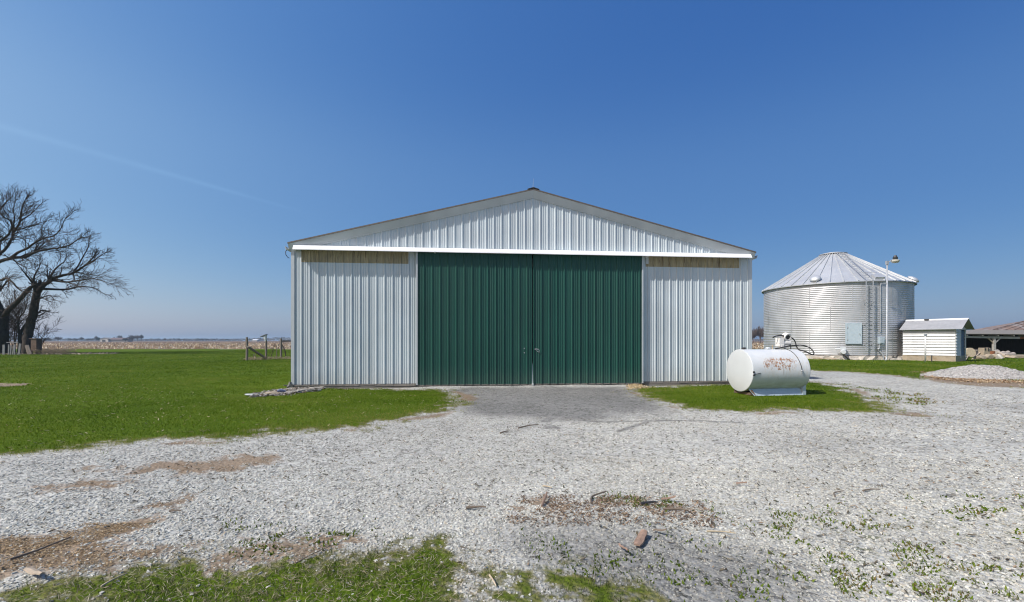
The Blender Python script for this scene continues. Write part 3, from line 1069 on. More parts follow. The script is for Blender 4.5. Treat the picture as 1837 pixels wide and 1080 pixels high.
# roof: two sloping sheets with standing ribs
m = MB()
for sgn in (-1, 1):
    e = Vector((sgn * (hw + 0.06), 0, EAVE_Z)); pk = Vector((0, 0, PEAK_Z))
    n = Vector(((PEAK_Z - EAVE_Z) * sgn, 0, hw)).normalized()
    m.prism([(e.x, e.z), (pk.x, pk.z), (pk.x, pk.z - 0.045), (e.x, e.z - 0.045)], (1, 0, 0), (0, 0, 1), (0, -0.185, 0), (0, 26.3, 0))
    for k in range(27):
        y = 0.05 + k * 0.97
        a, b_ = Vector((e.x, y, e.z)) + n * 0.012, Vector((pk.x, y, pk.z)) + n * 0.012
        m.bar(a, b_, 0.04, 0.03, n)
rf = obj('roof', m, M_ROOFEDGE, barn)
m = MB()
m.prism([(-0.20, PEAK_Z - 0.015), (0, PEAK_Z + 0.045), (0.20, PEAK_Z - 0.015), (0.2, PEAK_Z - 0.03), (0, PEAK_Z + 0.015), (-0.2, PEAK_Z - 0.03)], (1, 0, 0), (0, 0, 1), (0, -0.2, 0), (0, 26.3, 0))
obj('ridge_cap', m, M_DARKMETAL, rf)
for sgn in (-1, 1):
    m = MB()
    sl = (PEAK_Z - EAVE_Z) / (hw + 0.06)
    ex = sgn * (hw + 0.05)
    za, zb = EAVE_Z - 0.047, PEAK_Z - 0.047
    # flat fascia leaning back a little, and a folded lip along its lower edge
    m.add([(ex, -0.172, za), (0, -0.172, zb), (0, -0.062, zb - 0.19), (ex, -0.062, za - 0.19),
           (ex, 0.0, za), (0, 0.0, zb), (0, 0.0, zb - 0.19), (ex, 0.0, za - 0.19)],
          [(0, 1, 2, 3), (7, 6, 5, 4), (0, 4, 5, 1), (3, 2, 6, 7), (0, 3, 7, 4), (1, 5, 6, 2)])
    m.add([(ex, -0.058, za - 0.193), (0, -0.058, zb - 0.193), (0, -0.040, zb - 0.235), (ex, -0.040, za - 0.235),
           (ex, -0.001, za - 0.193), (0, -0.001, zb - 0.193), (0, -0.001, zb - 0.235), (ex, -0.001, za - 0.235)],
          [(0, 1, 2, 3), (7, 6, 5, 4), (0, 4, 5, 1), (3, 2, 6, 7), (0, 3, 7, 4), (1, 5, 6, 2)])
    for f in ((0.22, 0.64) if sgn < 0 else (0.20, 0.5, 0.86)):                    # lap joints
        x = ex * f
        zt = PEAK_Z - 0.033 - sl * abs(x)
        m.bar((x, -0.1725, zt - 0.02), (x + 0.02, -0.066, zt - 0.20), 0.012, 0.006, (0, -1, 0))
    obj('rake_trim', m, M_TRIM, barn, label='white rake board along the %s roof slope' % ('left' if sgn < 0 else 'right'))
# sliding door track cover across the whole front
xa, xb = B(526, 440, 0.25)[0], B(1347.5, 457, 0.25)[0]
m = MB()
prof = [(0.0, 4.585), (-0.20, 4.56), (-0.275, 4.43), (-0.275, 4.405), (-0.255, 4.405), (-0.19, 4.53), (0.0, 4.56)]
m.prism([(a - 0.03, z) for a, z in prof], (0, 1, 0), (0, 0, 1), (xa, 0, 0), (xb - xa, 0, 0))
for xe in (xa - 0.003, xb):
    m.prism([(-0.03, 4.585), (-0.23, 4.56), (-0.305, 4.43), (-0.305, 4.405), (-0.03, 4.405)], (0, 1, 0), (0, 0, 1), (xe, 0, 0), (0.003, 0, 0))
tc = obj('track_cover', m, M_COVER, barn)
for px in (778, 1163):
    x = B(px, 447, 0.3)[0]
    m = MB().prism([(a - 0.033, z + 0.002) for a, z in prof[:4]] + [(-0.30, 4.40), (-0.03, 4.40)], (0, 1, 0), (0, 0, 1), (x, 0, 0), (0.05, 0, 0))
    obj('lap_joint', m, M_COVER, tc)
# translucent strips under the cover, gone yellow brown
for (pa, pb, ya) in ((540, 734, 466), (1158, 1326, 475)):
    x0, x1 = B(pa, 460)[0], B(pb, 465)[0]
    o = obj('skylight_strip', rib_sheet(x0, x1, 4.055 if pa < 900 else 4.09, 4.48, 0.006, B(539, 560)[0] if pa < 900 else B(1174, 560)[0]), M_YELLOW, barn, normals=False)
o = obj('splice_plate', MB().box((B(1160.5, 458)[0], -0.035, 4.30), (0.09, 0.012, 0.23)), M_TRIM, barn)
for sgn in (-1, 1):
    m = MB().box((sgn * (hw - 0.045), -0.014, 2.29), (0.10, 0.036, 4.44)).box((sgn * (hw + 0.002), 0.06, 2.29), (0.018, 0.16, 4.44)).box((sgn * (hw - 0.10), -0.012, 2.29), (0.015, 0.030, 4.44))
    obj('corner_trim', m, M_TRIM, barn)
# weathered skirt boards under the sheets
for (x0, x1) in ((-hw, dl - 0.05), (dr + 0.03, hw)):
    m = MB()
    m.box(((x0 + x1) / 2, 0.02, 0.02), (x1 - x0, 0.07, 0.09))
    m.box(((x0 + x1) / 2 + 0.06, 0.005, -0.075), (x1 - x0 - 0.1, 0.075, 0.085), M=Matrix.Rotation(0.004, 3, 'Y'))
    x = x0
    while x < x1 - 0.2:
        L = random.uniform(0.3, 0.9)
        L = min(L, x1 - x)
        m.box((x + L / 2, -0.022 + random.uniform(-0.004, 0.004), 0.03 + random.uniform(-0.02, 0.015)), (L - 0.01, 0.014, random.uniform(0.03, 0.06)), M=Matrix.Rotation(random.uniform(-0.02, 0.02), 3, 'Y'))
        x += L
    obj('skirt_board', m, M_WOOD, barn, label='weathered grey skirt board rotting at the foot of the wall')
# doors
for i, (x0, x1, p, ph) in enumerate(((dl, dc - 0.01, DP, B(759, 560, DP)[0]), (dc + 0.012, dr, DP - 0.025, B(970, 560, DP)[0]))):
    m = rib_sheet(x0 + 0.02, x1 - 0.005, 0.035, 4.44, p, ph)
    m.box(((x0 + x1) / 2, -p + 0.05, 2.23), (x1 - x0 - 0.06, 0.05, 4.38))
    d = obj('sliding_door', m, M_GREEN, barn, normals=False, label=('green ribbed left sliding door', 'green ribbed right sliding door')[i])
    xe = x0 if i == 0 else x1
    m = MB().box((xe, -p - 0.008, 2.23), (0.045, 0.05, 4.40)).box((xe + (0.02 if i == 0 else -0.02), -p - 0.026, 2.23), (0.012, 0.012, 4.40))
    obj('edge_trim', m, M_TRIM, d)
    m = MB().bar((x0, -p + 0.02, 0.018), (x1, -p + 0.02, 0.018), 0.05, 0.03)
    obj('bottom_rail', m, M_WOOD, d)
    if i == 1:
        xh, zh = B(963, 629, p)
        m = MB().tube([(xh - 0.06, -p - 0.012, zh + 0.05), (xh - 0.045, -p - 0.06, zh + 0.055), (xh + 0.03, -p - 0.075, zh + 0.05), (xh + 0.075, -p - 0.07, zh + 0.01), (xh + 0.075, -p - 0.045, zh - 0.06), (xh + 0.02, -p - 0.04, zh - 0.03), (xh - 0.04, -p - 0.03, zh + 0.045)], 0.010, 6)
        m.box((xh - 0.055, -p - 0.015, zh + 0.05), (0.045, 0.012, 0.03))
        obj('handle', m, M_STEEL, d)
    else:
        for yy in (625, 633):
            xh, zh = B(940.5, yy, p)
            m = MB().lathe([(0.0, 0.014), (0.014, 0.012), (0.02, 0.0)], 8, Matrix.Translation((xh, -p - 0.022, zh)) @ Matrix.Rotation(R(90), 4, 'X'))
            obj('bolt', m, M_STEEL, d)
xg, zg = B(955, 670, DP)
m = MB().add([(xg - 0.018, -0.125, 0.0), (xg + 0.03, -0.125, 0.0), (xg + 0.03, -0.10, 0.0), (xg - 0.018, -0.10, 0.0),
              (xg - 0.004, -0.112, 0.72), (xg + 0.012, -0.112, 0.72), (xg + 0.012, -0.10, 0.72), (xg - 0.004, -0.10, 0.72)],
             [(3, 2, 1, 0), (4, 5, 6, 7), (0, 1, 5, 4), (1, 2, 6, 5), (2, 3, 7, 6), (3, 0, 4, 7)])
m.box((xg + 0.005, -0.17, 0.02), (0.05, 0.12, 0.06))
obj('door_stop', m, M_TRIM, barn)
# gutters seen end-on at both eaves
for sgn in (-1, 1):
    x = sgn * (hw + 0.10)
    pr = [(-0.055, 0.05), (-0.045, -0.04), (0.035, -0.05), (0.06, 0.045), (0.075, 0.045), (0.045, -0.062), (-0.055, -0.052), (-0.065, 0.05)]
    m = MB().prism([(a * sgn, b_) for a, b_ in pr], (1, 0, 0), (0, 0, 1), (x, -0.10, EAVE_Z - 0.16), (0, 26.1, 0))
    obj('gutter', m, M_TRIM, barn)
m = MB().tube([(-hw - 0.03, -0.06, 4.47), (-hw - 0.10, -0.07, 4.46), (-hw - 0.155, -0.07, 4.38), (-hw - 0.15, -0.07, 4.28), (-hw - 0.10, -0.06, 4.20), (-hw - 0.05, -0.04, 4.17)], 0.011, 6)
obj('loose_cable', m, M_RUBBER, barn)
m = MB().tube([(0, -0.05, PEAK_Z + 0.03), (0.012, -0.05, PEAK_Z + 0.38)], [0.007, 0.003], 6).lathe([(0.03, 0), (0.022, 0.03), (0.0, 0.04)], 8, Matrix.Translation((0, -0.05, PEAK_Z + 0.035)))
obj('lightning_rod', m, M_STEEL, barn)
# torn downspout boot at the foot of the left corner
m = MB()
m.tube([(-hw - 0.03, -0.02, 0.16), (-hw - 0.045, -0.04, 0.05), (-hw - 0.09, -0.10, -0.01)], 0.045, 8)
m.box((-hw + 0.01, -0.03, 0.02), (0.09, 0.07, 0.13), 0.3).box((-hw - 0.13, -0.08, 0.055), (0.16, 0.05, 0.03), 0.5)
obj('downspout_boot', m, M_WOOD, barn)

# ------------------------------------------------------------------ fuel tank
TC1 = P(1326, 666, 12.45)
TR, TL = 0.585, 1.70
TANG = R(8)
tank = thing('fuel_tank', 'white cylindrical fuel tank lying on skids, rust streaked, with a hand pump on top', 'fuel tank', (TC1.x, TC1.y, 0), TANG)
TZ = 0.085 + TR
MT = Matrix.Translation((0, 0, TZ)) @ Matrix.Rotation(R(90), 4, 'Y')


def tank_material():
    m, k, b = new_mat('rust_streaked_white_paint')
    v = k.coord()
    sep = k.n('SeparateXYZ')
    k.set(sep.inputs[0], v)
    n1 = k.noise(k.mapping(v, (1.6, 1, 1.2)), 5.5, 6, 0.7, 0.6)
    n2 = k.noise(v, 24.0, 5, 0.75)
    n3 = k.noise(k.mapping(v, (7, 7, 0.9)), 3.0, 5, 0.7)
    # a belt round the front shoulder of the shell, upper middle
    belt = k.math('MULTIPLY', k.step(sep.outputs[2], 0.58, 0.80), k.step(sep.outputs[2], 1.14, 0.98))
    belt = k.math('MULTIPLY', belt, k.math('MULTIPLY', k.step(sep.outputs[0], 0.05, 0.45), k.step(sep.outputs[0], 1.5, 1.2)))
    a = k.math('ADD', k.math('MULTIPLY', n1, 0.6), k.math('MULTIPLY', n2, 0.5))
    rust = k.step(k.math('ADD', a, k.math('MULTIPLY', k.math('SUBTRACT', belt, 1.0), 0.22)), 0.515, 0.60)
    stain = k.math('MULTIPLY', k.math('MULTIPLY', k.step(sep.outputs[2], 0.35, 0.8), k.step(sep.outputs[2], 1.2, 0.95)), k.math('MULTIPLY', k.step(sep.outputs[0], 0.1, 0.6), k.step(n3, 0.46, 0.7)))
    dirt = k.math('MULTIPLY', k.step(sep.outputs[2], 0.55, 0.14), k.step(k.noise(k.mapping(v, (1, 1, 3)), 4, 4), 0.35, 0.65))
    c = k.ramp(k.noise(v, 2.2, 5), [(0.3, (0.52, 0.55, 0.555)), (0.7, (0.62, 0.64, 0.635))])
    c = k.mix(k.math('MULTIPLY', stain, 0.55), c, (0.48, 0.37, 0.22))
    c = k.mix(k.math('MULTIPLY', dirt, 0.5), c, (0.30, 0.28, 0.24))
    rc = k.ramp(n2, [(0.36, (0.03, 0.018, 0.012)), (0.47, (0.16, 0.06, 0.018)), (0.62, (0.36, 0.16, 0.04))])
    c = k.mix(k.math('MULTIPLY', rust, 0.9), c, rc)
    runs = k.math('MULTIPLY', k.math('MULTIPLY', k.step(k.noise(k.mapping(v, (16, 16, 0.8)), 1.3, 4, 0.7), 0.60, 0.70), k.math('MULTIPLY', k.step(sep.outputs[2], 0.34, 0.62), k.step(sep.outputs[2], 1.0, 0.85))), k.math('MULTIPLY', k.step(sep.outputs[0], 0.3, 0.6), k.step(sep.outputs[0], 1.5, 1.2)))
    c = k.mix(k.math('MULTIPLY', runs, 0.6), c, (0.24, 0.14, 0.06))
    speck = k.step(k.noise(v, 30.0, 3, 0.8), 0.73, 0.76)
    c = k.mix(k.math('MULTIPLY', speck, 0.6), c, (0.16, 0.09, 0.05))
    k.set(b.inputs['Base Color'], c)
    k.set(b.inputs['Roughness'], k.ramp(rust, [(0.0, 0.36), (1.0, 0.85)]))
    k.set(b.inputs['Normal'], k.bump(k.noise(v, 3.0, 3), 0.1, 0.03))
    return m


M_TANK = tank_material()
M_TANKEND = metal_paint('tank_end_paint', (0.51, 0.545, 0.56), 0.4, 0.05, spots=((0.24, 0.15, 0.09), 9.0, 0.76))
m = MB().lathe([(TR, 0.0), (TR, 0.35), (TR, 0.7), (TR, 1.05), (TR, 1.4), (TR, TL)], 64, MT)
shell = obj('shell', m, M_TANK, tank, True)
m = MB().lathe([(0.0, -0.012), (TR * 0.5, -0.011), (TR - 0.02, -0.004), (TR - 0.006, 0.0), (TR + 0.004, 0.010), (TR + 0.004, 0.018)], 64, MT)
obj('end_cap', m, M_TANKEND, tank, True, auto=50)
m = MB().lathe([(TR + 0.004, TL - 0.018), (TR + 0.004, TL - 0.01), (TR - 0.006, TL), (TR * 0.5, TL + 0.011), (0.0, TL + 0.012)], 64, MT)
obj('end_cap', m, M_TANKEND, tank, True, auto=50)
m = MB()
ang0, ang1 = R(100), R(-35)
xs_ = TL - 0.32
pts = []
for i in range(16):
    a = ang0 + (ang1 - ang0) * i / 15
    pts.append((xs_ + 0.10 * (i / 15) ** 2, -math.cos(a) * (TR + 0.010), TZ + math.sin(a) * (TR + 0.010)))
obj('ground_cable', MB().tube(pts[:12], 0.008, 6), M_DARKMETAL, tank)
q = pts[11]
obj('cable_lug', MB().lathe([(0.0, 0.03), (0.022, 0.025), (0.03, 0.0)], 10, Matrix.Translation(q) @ Matrix.Rotation(R(90), 4, 'X')).box((q[0], q[1] - 0.01, q[2] - 0.03), (0.03, 0.02, 0.07)), M_STEEL, tank)
m = MB()
for s_ in (-1, 1):
    # long angled skid plates under the belly
    m.add([(0.16, s_ * 0.42, 0.0), (1.60, s_ * 0.42, 0.0), (1.60, s_ * 0.34, 0.185), (0.04, s_ * 0.34, 0.185),
           (0.16, s_ * 0.40, 0.0), (1.60, s_ * 0.40, 0.0), (1.60, s_ * 0.32, 0.185), (0.04, s_ * 0.32, 0.185)],
          [(0, 1, 2, 3), (7, 6, 5, 4), (0, 4, 5, 1), (3, 2, 6, 7), (0, 3, 7, 4), (1, 5, 6, 2)])
obj('skid', m, M_BLUEGREY, tank)
m = MB()
for s_ in (-1, 1):
    m.add([(1.607, s_ * 0.43, 0.0), (1.70, s_ * 0.43, 0.0), (1.70, s_ * 0.43, 0.30), (1.607, s_ * 0.43, 0.22),
           (1.607, s_ * 0.35, 0.0), (1.70, s_ * 0.35, 0.0), (1.70, s_ * 0.35, 0.30), (1.607, s_ * 0.35, 0.22)],
          [(0, 1, 2, 3), (7, 6, 5, 4), (0, 4, 5, 1), (3, 2, 6, 7), (0, 3, 7, 4), (1, 5, 6, 2)])
m.box((1.655, 0, 0.05), (0.08, 0.68, 0.08))
obj('end_bracket', m, M_BLUEGREY, tank)
M_RUSTY0 = simple_mat('rust_stained_foot', (0.12, 0.085, 0.06), 0.85, 0.1, 0.4, 6)
m = MB().bar((0.10, -0.36, 0.16), (0.19, -0.40, 0.0), 0.03, 0.05).bar((0.10, 0.36, 0.16), (0.17, 0.40, 0.0), 0.03, 0.05).box((0.12, 0, 0.045), (0.07, 0.7, 0.07))
obj('foot_strut', m, M_RUSTY0, tank)
# rusted latch hole at the rim
qa = R(-4)
qy, qz = -math.cos(qa) * (TR + 0.004), TZ + math.sin(qa) * (TR + 0.004)
m = MB().box((0.012, qy - 0.004, qz + 0.03), (0.035, 0.03, 0.05)).box((0.02, qy - 0.004, qz - 0.05), (0.05, 0.03, 0.04)).bar((0.03, qy - 0.01, qz - 0.03), (0.22, qy + 0.003, qz + 0.005), 0.012, 0.012)
obj('latch', m, M_DARKMETAL, tank)
# fill cap, vent
zt = TZ + TR
obj('fill_cap', MB().lathe([(0.03, -0.02), (0.03, 0.015), (0.062, 0.018), (0.066, 0.042), (0.03, 0.055), (0.0, 0.056)], 16, Matrix.Translation((0.16, 0.02, zt))), M_DARKMETAL, tank, True, auto=40)
obj('vent_cap', MB().lathe([(0.028, -0.02), (0.028, 0.02), (0.07, 0.022), (0.06, 0.05), (0.0, 0.062)], 16, Matrix.Translation((0.90, 0.02, zt))), M_TANKEND, tank, True, auto=40)
obj('vent_pipe', MB().tube([(1.04, 0.02, zt - 0.01), (1.04, 0.02, zt + 0.09)], 0.013, 8).lathe([(0.02, 0.085), (0.022, 0.11), (0.0, 0.115)], 8, Matrix.Translation((1.04, 0.02, zt))), M_PALESTICK, tank)
# transfer pump on its riser
pp = (1.46, 0.05, zt)
M_PUMP = metal_paint('pump_enamel', (0.66, 0.65, 0.61), 0.5, 0.2, (0.12, 0.09, 0.07), ((0.12, 0.08, 0.05), 24.0, 0.62))
pump = obj('pump', MB().tube([(pp[0], pp[1], pp[2] - 0.01), (pp[0], pp[1], pp[2] + 0.10)], 0.030, 10).box((pp[0] - 0.02, pp[1], pp[2] + 0.075), (0.17, 0.12, 0.07))
           .lathe([(0.0, -0.12), (0.06, -0.12), (0.072, -0.09), (0.072, 0.12), (0.06, 0.135), (0.0, 0.135)], 16, Matrix.Translation((pp[0] + 0.02, pp[1], pp[2] + 0.175)) @ Matrix.Rotation(R(90), 4, 'Y')), M_PUMP, tank, bevel=0.008, auto=40)
obj('pump_motor', MB().box((pp[0] - 0.17, pp[1], pp[2] + 0.20), (0.15, 0.16, 0.24)).box((pp[0] - 0.14, pp[1] - 0.02, pp[2] + 0.09), (0.10, 0.13, 0.09)).box((pp[0] - 0.24, pp[1], pp[2] + 0.15), (0.04, 0.10, 0.14))
    .tube([(pp[0] - 0.20, pp[1] - 0.02, pp[2] + 0.31), (pp[0] - 0.15, pp[1] - 0.02, pp[2] + 0.335), (pp[0] - 0.08, pp[1] - 0.02, pp[2] + 0.30)], 0.014, 6), M_PUMP, pump, bevel=0.012)
MM = Matrix.Translation((pp[0] + 0.03, pp[1] - 0.02, pp[2] + 0.355)) @ Matrix.Rotation(R(105), 4, 'X') @ Matrix.Rotation(R(0), 4, 'Y')
obj('meter', MB().lathe([(0.0, -0.08), (0.09, -0.08), (0.112, -0.06), (0.112, 0.045), (0.098, 0.06), (0.085, 0.06), (0.085, 0.05), (0.0, 0.05)], 24, MM).tube([(pp[0] + 0.02, pp[1], pp[2] + 0.22), (pp[0] + 0.02, pp[1], pp[2] + 0.28)], 0.05, 10), M_PUMP, pump, True, auto=40)
obj('meter_face', MB().lathe([(0.0, 0.053), (0.062, 0.053), (0.062, 0.0505)], 20, MM), M_RUBBER, pump)
obj('nozzle', MB().tube([(pp[0] - 0.06, pp[1] - 0.03, pp[2] + 0.375), (pp[0] - 0.18, pp[1] - 0.04, pp[2] + 0.39), (pp[0] - 0.32, pp[1] - 0.05, pp[2] + 0.375), (pp[0] - 0.43, pp[1] - 0.06, pp[2] + 0.335)], [0.026, 0.022, 0.018, 0.018], 8), M_DARKMETAL, pump)
hose = [(0.12, 0, 0.345), (0.19, 0, 0.325), (0.25, -0.01, 0.29), (0.285, -0.03, 0.22), (0.295, -0.06, 0.12), (0.30, -0.10, 0.03), (0.325, -0.16, -0.02), (0.39, -0.25, -0.05), (0.47, -0.34, -0.115), (0.555, -0.37, -0.15), (0.61, -0.33, -0.09), (0.60, -0.24, 0.02),
        (0.52, -0.16, 0.085), (0.40, -0.10, 0.115), (0.25, -0.08, 0.105), (0.05, -0.09, 0.09), (-0.12, -0.11, 0.065), (-0.28, -0.13, 0.035), (-0.42, -0.14, 0.018)]


def smooth_path(p, n=4):
    p = [Vector(q) for q in p]
    out = []
    for i in range(len(p) - 1):
        a, b_, c, d = p[max(i - 1, 0)], p[i], p[i + 1], p[min(i + 2, len(p) - 1)]
        for k in range(n):
            t = k / n
            out.append(0.5 * ((2 * b_) + (c - a) * t + (2 * a - 5 * b_ + 4 * c - d) * t * t + (3 * b_ - a - 3 * c + d) * t ** 3))
    out.append(p[-1])
    return out


obj('hose', MB().tube(smooth_path([(pp[0] + a, pp[1] + b_, pp[2] + c) for a, b_, c in hose]), 0.017, 8), M_RUBBER, tank, True)
obj('power_lead', MB().tube(smooth_path([(pp[0] + 0.09, pp[1] - 0.03, pp[2] + 0.16), (pp[0] + 0.13, pp[1] - 0.05, pp[2] + 0.1), (pp[0] + 0.11, pp[1] - 0.08, pp[2] - 0.01)]), 0.014, 6), M_RUBBER, tank)
obj('hose_coupling', MB().tube([(pp[0] + 0.10, pp[1], pp[2] + 0.352), (pp[0] + 0.165, pp[1], pp[2] + 0.336)], 0.026, 8), M_RUST, tank)

# ------------------------------------------------------------------ grain bin
BIN_H, PAD_H, APEX = 6.13, 0.33, 9.18
CAPR = 1.0
fa = math.atan2(-BIN_C.y, -BIN_C.x)          # heading from the bin to the camera
bin_ = thing('grain_bin', 'round corrugated galvanised grain bin with a conical ribbed roof', 'grain bin', BIN_C, 0.0)


def bin_metal(name, base, rough):
    m, k, b = new_mat(name)
    v = k.coord()
    n1 = k.noise(k.mapping(v, (0.5, 0.5, 0.4)), 1.2, 5)
    n2 = k.noise(k.mapping(v, (2, 2, 0.25)), 2.5, 5, 0.7)
    c = k.ramp(n1, [(0.3, tuple(x * (0.9 if 'roof' in name else 0.74) for x in base)), (0.7, tuple(min(1, x * 1.12) for x in base))])
    c = k.mix(k.math('MULTIPLY', k.step(n2, 0.5, 0.8), 0.25), c, (0.42, 0.41, 0.40))
    k.set(b.inputs['Base Color'], c)
    b.inputs['Metallic'].default_value = 0.5
    k.set(b.inputs['Roughness'], k.ramp(n2, [(0.3, rough - 0.05), (0.7, rough + 0.1)]))
    return m


M_BIN = bin_metal('corrugated_galvanised_sheet', (0.50, 0.51, 0.52), 0.46)
M_BINROOF = bin_metal('galvanised_roof_sheet', (0.50, 0.52, 0.53), 0.46)
prof = []
nz = 38
for i in range(nz * 4 + 1):
    z = PAD_H + (BIN_H - PAD_H) * i / (nz * 4)
    prof.append((BIN_R + (0.0, 0.021, 0.030, 0.021)[i % 4] - 0.01, z))
m_wall = MB().lathe(prof, 120)
# sheet seams, the horizontal laps and vertical stiffeners
m = m_wall
for row in range(3):
    for j in range(12):
        a = 2 * math.pi * (j + 0.5 * (row % 2)) / 12 + 0.13
        z0, z1 = PAD_H + (BIN_H - PAD_H) * row / 3, PAD_H + (BIN_H - PAD_H) * (row + 1) / 3
        c = Vector((math.cos(a), math.sin(a), 0)) * (BIN_R + 0.032)
        m.box((c.x, c.y, (z0 + z1) / 2), (0.006, 0.03, z1 - z0 - 0.01), a)
obj('wall', m, M_BIN, bin_, True, auto=60)
NS = 38
sl_len = math.hypot(BIN_R + 0.14 - CAPR, APEX - BIN_H)
m = MB().lathe([(BIN_R + 0.16, BIN_H - 0.05), (BIN_R + 0.16, BIN_H + 0.0), (CAPR - 0.05, APEX - 0.1)], NS * 2)
roof = obj('roof', m, M_BINROOF, bin_)
m = MB()
for j in range(NS):
    a = 2 * math.pi * (j + 0.5) / NS
    d = Vector((math.cos(a), math.sin(a), 0))
    p0, p1 = d * (BIN_R + 0.20) + Vector((0, 0, BIN_H + 0.015)), d * CAPR + Vector((0, 0, APEX - 0.08))
    n = Vector((d.x * (APEX - BIN_H), d.y * (APEX - BIN_H), BIN_R - CAPR)).normalized()
    m.bar(p0, p1, 0.05, 0.075, n)
obj('roof_rib', m, M_BINROOF, roof)
m = MB().lathe([(BIN_R + 0.165, BIN_H - 0.07), (BIN_R + 0.185, BIN_H - 0.075), (BIN_R + 0.185, BIN_H - 0.005), (BIN_R + 0.165, BIN_H)], 96)
obj('eave_ring', m, M_STEEL, roof)
# peak collar and lid
m = MB()
for j in range(NS):
    a = 2 * math.pi * j / NS
    m.box((math.cos(a) * (CAPR - 0.04), math.sin(a) * (CAPR - 0.04), APEX - 0.06), (0.06, 0.07, 0.12), a)
pc_ = m
m = MB().lathe([(CAPR - 0.02, APEX - 0.02), (CAPR + 0.06, APEX - 0.03), (CAPR + 0.06, APEX + 0.02), (CAPR * 0.6, APEX + 0.13), (0, APEX + 0.20)], 48)
pk_ = obj('peak_cap', m, M_BINROOF, roof, True, auto=40)
obj('peak_collar', pc_.lathe([(CAPR - 0.09, APEX - 0.16), (CAPR - 0.09, APEX - 0.01)], 38), M_DARKMETAL, pk_)


def roof_pt(a, f, lift=0.0):
    """point on the cone: heading a, f = 0 at the eave, 1 at the collar"""
    r = (BIN_R + 0.16) * (1 - f) + CAPR * f
    z = BIN_H * (1 - f) + (APEX - 0.1) * f
    d = Vector((math.cos(a), math.sin(a), 0))
    n = Vector((d.x * (APEX - BIN_H), d.y * (APEX - BIN_H), BIN_R - CAPR)).normalized()
    return d * r + Vector((0, 0, z)) + n * lift, n


def bin_angle(px, rad=BIN_R):
    """heading on the bin wall that shows at photo column px (front side)"""
    best = None
    for i in range(2000):
        a = fa + R(-88) + R(176) * i / 1999
        q = BIN_C + Vector((math.cos(a), math.sin(a), 0)) * rad
        e = abs(q.x / q.y * F + CX - px)
        if best is None or e < best[0]:
            best = (e, a)
    return best[1]


for a, f, sz in ((bin_angle(1461), 0.10, 0.40), (fa + R(84), 0.07, 0.42), (bin_angle(1578), 0.08, 0.26)):
    q, n = roof_pt(a, f)
    M4 = Matrix.Translation(q) @ n.to_track_quat('Z', 'Y').to_matrix().to_4x4() @ Matrix.Rotation(0, 4, 'Z')
    if sz > 0.3:
        m = MB().lathe([(sz * 0.7, 0.0), (sz * 0.7, 0.14), (sz, 0.12), (sz * 1.02, 0.17), (sz * 0.85, 0.27), (sz * 0.45, 0.34), (0, 0.36)], 24, M4)
    else:
        m = MB().box((0, 0, 0.10), (0.7, 0.5, 0.20))
        m.v = [tuple(M4 @ Vector(v)) for v in m.v]
    obj('roof_vent', m, M_BINROOF, roof, sz > 0.3, auto=45, label=None if sz > 0.3 else 'low square hatch by the ladder head')
# wall ladder with stand-off brackets, and the ladder up the roof
la, lb = bin_angle(1551), bin_angle(1561.5)
lm = (la + lb) / 2
dl_ = Vector((math.cos(lm), math.sin(lm), 0))
tl = Vector((-dl_.y, dl_.x, 0))
so_ = 0.30
m = MB()
W_ = 0.23
for s_ in (-1, 1):
    c = dl_ * (BIN_R + so_) + tl * (s_ * W_)
    m.bar(c + Vector((0, 0, 0.75)), c + Vector((0, 0, BIN_H + 0.02)), 0.06, 0.06, tl)
z = 0.95
while z < BIN_H - 0.1:
    m.tube([dl_ * (BIN_R + so_) - tl * W_ + Vector((0, 0, z)), dl_ * (BIN_R + so_) + tl * W_ + Vector((0, 0, z))], 0.017, 6)
    z += 0.31
lad = obj('ladder', m, M_STEEL, bin_)
for z in (1.35, 2.9, 4.5):
    for s_ in (-1, 1):
        m = MB()
        c = tl * (s_ * W_)
        m.bar(dl_ * BIN_R + c + Vector((0, 0, z - 0.22)), dl_ * (BIN_R + so_) + c + Vector((0, 0, z)), 0.03, 0.03)
        m.box(tuple(dl_ * (BIN_R + so_ + 0.03) + c + Vector((0, 0, z))), (0.07, 0.09, 0.10), lm)
        obj('bracket', m, M_STEEL, lad)
m = MB()
for s_ in (-1, 1):
    pa, n = roof_pt(lm, 0.0, 0.14)
    pb, _ = roof_pt(lm, 0.98, 0.14)
    m.bar(pa + tl * (s_ * 0.26), pb + tl * (s_ * 0.26), 0.04, 0.03, n)
for i in range(15):
    q, n = roof_pt(lm, 0.03 + i * 0.066, 0.15)
    m.tube([q - tl * 0.26, q + tl * 0.26], 0.017, 6)
for f in (0.18, 0.30):
    q, n = roof_pt(lm, f, 0.22)
    m.tube([q - tl * 0.3, q + tl * (0.9 if f < 0.2 else 1.1)], 0.013, 6)
obj('roof_ladder', m, M_STEEL, roof)
# hatch door in the wall
ha = (bin_angle(1518) + bin_angle(1543)) / 2
dh, th = Vector((math.cos(ha), math.sin(ha), 0)), None
z0, z1 = CAM_H + (HOR - 617) / F * 35.0, CAM_H + (HOR - 579.5) / F * 35.0
m = MB().box(tuple(dh * (BIN_R + 0.055) + Vector((0, 0, (z0 + z1) / 2))), (0.10, 1.04, z1 - z0), ha)
hatch = obj('hatch_door', m, M_BLUEGREY, bin_, bevel=0.01)
tt = Vector((-dh.y, dh.x, 0))
m = MB()
for s_ in (-0.47, 0.47):
    m.box(tuple(dh * (BIN_R + 0.112) + tt * s_ + Vector((0, 0, (z0 + z1) / 2))), (0.016, 0.10, z1 - z0 - 0.03), ha)
for zz in (z0 + 0.045, z1 - 0.045):
    m.box(tuple(dh * (BIN_R + 0.110) + Vector((0, 0, zz))), (0.014, 0.84, 0.06), ha)
